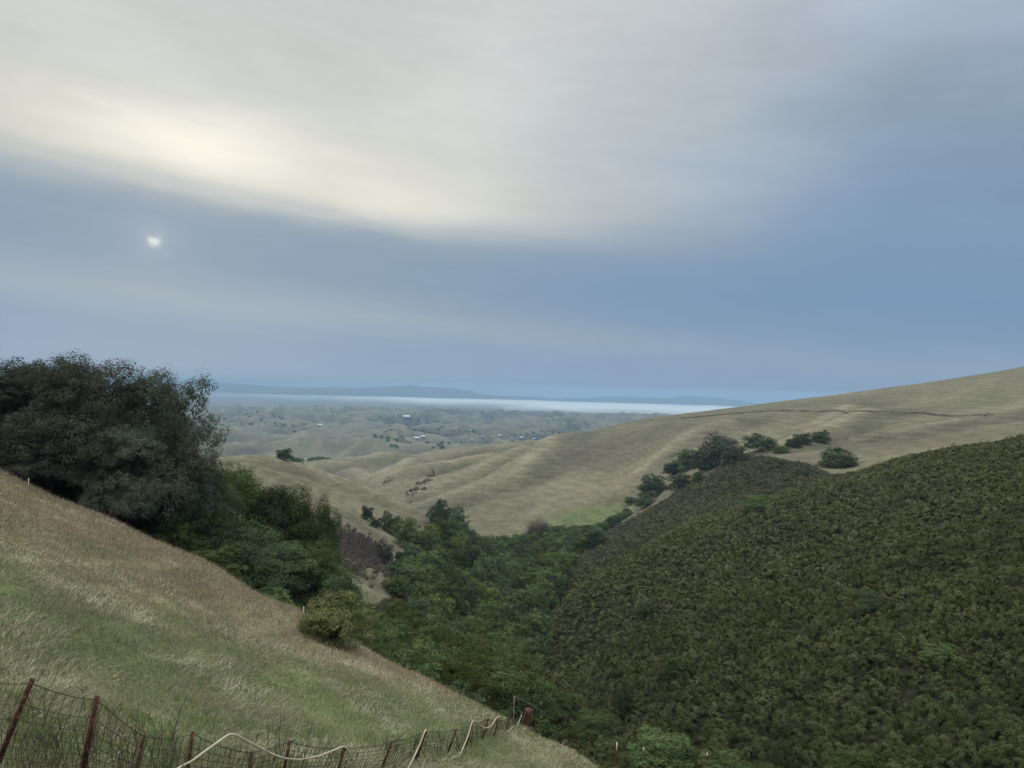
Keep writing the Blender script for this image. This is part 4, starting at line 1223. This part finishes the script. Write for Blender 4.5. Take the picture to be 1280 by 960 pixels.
for (px, py, w, h, ro, lab) in [(603,548,5,2.5,M_ROOF2,'grey-roofed farmhouse at the left of the valley hamlet'),(625,546,4,2.2,M_ROOF,'small white house in the valley hamlet'),(640,551,5,2.4,M_ROOF2,'grey-roofed house in the middle of the valley hamlet'),
      (652,549,3.5,2.2,M_ROOF,'pale house right of centre in the valley hamlet'),(668,550,4,2.4,M_ROOF,'pale house at the right end of the valley hamlet'),(590,552,4,2,M_ROOF2,'low grey house below the valley hamlet'),(400,533,5,1.8,M_ROOF,'pale farmhouse by itself left in the far valley')]:
    barn(px, py, w, h, w*0.6, ro, lab, rng.uniform(-0.6, 0.6))

# ------------------------------------------------------------------ dirt track across the right hill
TR = [(850,524),(900,519),(950,515),(1000,514),(1050,514.5),(1085,515),(1110,516),(1140,517),(1165,519),(1190,521),(1228,520.5),(1240,517)]
tp = spline(np.array([hit(a, b_) for a, b_ in TR]), 8)
tn = unit(np.gradient(tp[:, :2], axis=0)); tnr = np.stack([tn[:,1], -tn[:,0]], 1)
rows = []
for off_, lift in ((-1.7, 0.08), (-0.9, 0.15), (0.6, 0.15), (1.3, 0.20), (1.8, 0.85)):
    xy = tp[:, :2] - tnr*off_; rows.append(np.stack([xy[:,0], xy[:,1], mesh_z(xy[:,0], xy[:,1]) + lift], -1))
V = np.concatenate(rows); n = len(tp)
i_ = np.arange(n-1)[None]; r_i = np.arange(4)[:,None]*n
q = np.stack([r_i+i_, r_i+i_+1, r_i+n+i_+1, r_i+n+i_], -1).reshape(-1, 4)
M_TRACK, nt, bs = new_mat('bare_track', 0.95, 0.05)
geo = N(nt, 'ShaderNodeNewGeometry'); f_ = noise_tex(nt, geo.outputs['Position'], 0.06, 5, 0.65)
nt.links.new(ramp(nt, f_, [(0.38, (0.058,0.050,0.040)), (0.60, (0.135,0.120,0.086))]), bs.inputs['Base Color'])
tag(link('path', mesh_np('path', V, quads=q, mat=M_TRACK, smooth=True)), 'dirt ranch track cut across the upper right hillside', None, None, 'structure')

# ------------------------------------------------------------------ grass on the near slope
M_GRASS = bpy.data.materials.new('grass_blades'); M_GRASS.use_nodes = True
nt = M_GRASS.node_tree; nt.nodes.remove(nt.nodes['Principled BSDF'])
a_ = N(nt, 'ShaderNodeAttribute', attribute_name='col')
d_ = N(nt, 'ShaderNodeBsdfDiffuse'); t_ = N(nt, 'ShaderNodeBsdfTranslucent'); mxs = N(nt, 'ShaderNodeMixShader'); mxs.inputs[0].default_value = 0.3
nt.links.new(a_.outputs['Color'], d_.inputs[0]); nt.links.new(a_.outputs['Color'], t_.inputs[0])
nt.links.new(d_.outputs[0], mxs.inputs[1]); nt.links.new(t_.outputs[0], mxs.inputs[2]); nt.links.new(mxs.outputs[0], nt.nodes['Material Output'].inputs[0])

def blades(x, y, L, W, col, lean, leandir, drop=0.3):
    """bent blades: two segments each, five vertices"""
    n = len(x); z = ground(x, y)
    a = rng.uniform(0, 2*PI, n)
    dirv = np.stack([np.cos(leandir), np.sin(leandir), np.zeros(n)], -1)
    side = np.stack([np.cos(a), np.sin(a), np.zeros(n)], -1)
    up = np.array([0, 0, 1.0])
    p0 = np.stack([x, y, z-0.02], -1)
    l1 = L*0.55
    p1 = p0 + (up*np.cos(lean)[:,None] + dirv*np.sin(lean)[:,None])*l1[:,None]
    l2 = np.minimum(lean + drop, 1.75)
    p2 = p1 + (up*np.cos(l2)[:,None] + dirv*np.sin(l2)[:,None])*(L*0.45)[:,None]
    w = W[:,None]*0.5
    V = np.stack([p0-side*w, p0+side*w, p1+side*w*0.8, p1-side*w*0.8, p2], 1).reshape(-1, 3)
    b = np.arange(n)[:,None]*5
    return V, b + np.array([[0,1,2,3]]), b + np.array([[3,2,4]]), np.repeat(col, 5, 0)

def grass_set(n, lo, hi, power, pxr, fn):
    """fn(x,y,r) -> keep mask, L, W, colour, lean"""
    c = rng.uniform(pxr[0], pxr[1], n)
    u = rng.uniform(size=n); p = 2-power
    y = (lo**p + u*(hi**p-lo**p))**(1/p)
    x = (c-640)/F*y
    return x, y
GV, GQ, GT, GC = [], [], [], []; goff = 0
def gadd(V, Q, T, C):
    global goff
    GV.append(V.astype(np.float32)); GQ.append(Q+goff); GT.append(T+goff); GC.append(C.astype(np.float32)); goff += len(V)
def slope_lim(x, y):
    """inside the near slope: before its brow"""
    c = 640 + F*x/y
    lim = np.interp(c, [-160,0,130,260,390,540,620,700,760,820], [47,47,46.5,46,44.5,42,40.5,39.3,39.5,36])
    return y < lim
def gcol(base, n, var=0.22, hue=0.05):
    b = np.asarray(base)
    return np.clip(b*(1+rng.normal(0, var, (n,1)))*(1+rng.normal(0, hue, (n,3))), 0.01, 0.8)
# short grass everywhere
x, y = grass_set(620000, 9.5, 48, 1.55, (-70, 830), None)
k = slope_lim(x, y); x, y = x[k], y[k]
r = np.hypot(x, y)
na = fbm(x/9, y/9, 101, 4); nb2 = fbm(x/2.2, y/2.2, 103, 3); nd = fbm(x/1.1, y/2.0, 501, 3)
edge = sstep(30, 42, r + 4*na)
n = len(x)
pick = rng.uniform(size=n)
straw = pick < np.clip(0.27 + 0.35*edge + 0.22*nd + 0.38*fbm(x/5.5, y/8, 505, 3), 0.06, 0.92)
colr = np.where(straw[:,None], gcol((0.40,0.35,0.24), n), gcol((0.195,0.235,0.105), n))
brown = (rng.uniform(size=n) < edge*0.65)
colr = np.where(brown[:,None], gcol((0.29,0.228,0.15), n), colr)
grey = rng.uniform(size=n) < 0.12
colr = np.where(grey[:,None], gcol((0.35,0.345,0.28), n), colr)
L = rng.uniform(0.05, 0.18, n)*(1+0.6*np.clip(nd, -0.8, 1)); W = 0.0035 + 0.00042*r
down = np.arctan2(-0.35, 0.9)
gadd(*blades(x, y, L, W, colr, np.abs(rng.normal(0.65, 0.4, n)), down + rng.normal(0, 1.0, n) + 1.3*nd))
# long matted straw lying downhill in swirls
x, y = grass_set(60000, 10, 46, 1.5, (-70, 800), None)
sw = fbm(x/3.2, y/4.5, 503, 3)
k = slope_lim(x, y) & (sw + 0.25*rng.normal(size=len(x)) > 0.02); x, y, sw = x[k], y[k], sw[k]; n = len(x); r = np.hypot(x, y)
edge = sstep(27, 41, r)
colr = np.where((rng.uniform(size=n) < 0.25)[:,None], gcol((0.56,0.53,0.43), n), gcol((0.46,0.41,0.29), n))
gadd(*blades(x, y, rng.uniform(0.18, 0.46, n), 0.003 + 0.00038*r, colr, rng.normal(1.15, 0.2, n), down + 3.0*sw + rng.normal(0, 0.6, n), 0.45))
# tall dry stalks toward the brow
x, y = grass_set(52000, 26, 48, 0.6, (-90, 800), None)
k = slope_lim(x, y) & (rng.uniform(size=len(x)) < 0.25 + 0.75*sstep(32, 42, np.hypot(x, y))); x, y = x[k], y[k]; n = len(x)
colr = np.where((rng.uniform(size=n) < 0.5)[:,None], gcol((0.43,0.36,0.245), n), gcol((0.30,0.235,0.16), n))
ch_ = np.clip((690 - (640 + F*x/y))/120, 0.35, 1)
gadd(*blades(x, y, rng.uniform(0.14, 0.40, n)*ch_, np.full(n, 0.017), colr, np.abs(rng.normal(0.3, 0.25, n)), rng.uniform(0, 2*PI, n), 0.35))
# green upright tufts along the fence
x, y = grass_set(60000, 10, 38, 1.2, (-60, 760), None)
c = 640 + F*x/y; fd = np.array([np.interp(c, [a for a, b in FD], [b for a, b in FD])])[0]
k = slope_lim(x, y) & (np.abs(y-fd) < 3.2) & (fbm(x/1.6, y/1.6, 507, 2) > -0.1); x, y = x[k], y[k]; n = len(x)
gadd(*blades(x, y, rng.uniform(0.15, 0.38, n), np.full(n, 0.014), gcol((0.165,0.235,0.075), n), np.abs(rng.normal(0.35, 0.25, n)), rng.uniform(0, 2*PI, n), 0.5))
GV = np.concatenate(GV); print('grass verts', len(GV))
tag(link('grass', mesh_np('grass', GV, quads=np.concatenate(GQ), tris=np.concatenate(GT), mat=M_GRASS, attrs={'col': np.concatenate(GC)})),
    'matted green and straw-coloured grass covering the near slope', 'grass', None, 'stuff')

# dead weed stalks round the fence
M_WEED, nt, bs = new_mat('dead_weeds', 0.95, 0.05); bs.inputs['Base Color'].default_value = (0.105, 0.090, 0.072, 1)
mb = MB()
for i in range(1000):
    if i < 380: c = rng.uniform(-30, 250); 
    elif i < 720: c = rng.uniform(300, 660)
    else: c = rng.uniform(500, 655)
    if fbm(c/23.0, i*0.0, 611, 2) + 0.35*rng.normal() < 0.0: continue
    if c > 290 and rng.uniform() < 0.55: continue
    y = np.interp(c, [a for a, b in FD], [b for a, b in FD]) + rng.normal(0.25, 0.8); x = (c-640)/F*y; z = g1(x, y)
    s = rng.uniform(0.2, 1.0)**1.3*(0.7 if y > 18 else 1.05); w = 0.0035 + 0.00022*y
    lx, ly = rng.normal(0, 0.22, 2)
    st = np.array([[x, y, z], [x+lx*s*0.4, y+ly*s*0.4, z+s*0.5], [x+lx*s, y+ly*s, z+s]])
    mb.tube(st, [w*1.2, w, w*0.6], 3, False)
    for j in range(int(rng.integers(2, 8))):
        f = rng.uniform(0.35, 0.95); q = st[0]*(1-f) + st[2]*f; d = rng.normal(0, 1, 2); d /= np.linalg.norm(d)
        l = rng.uniform(0.08, 0.28)*s
        mb.tube(np.array([q, q + [d[0]*l*0.5, d[1]*l*0.5, l*0.5], q + [d[0]*l*0.8, d[1]*l*0.8, l*1.1]]), [w*0.7, w*0.6, w*0.4], 3, False)
tag(link('dead_weeds', mb.mesh('dead_weeds', M_WEED)), 'dark dead weed stalks standing along the fence', 'weeds', None, 'stuff')
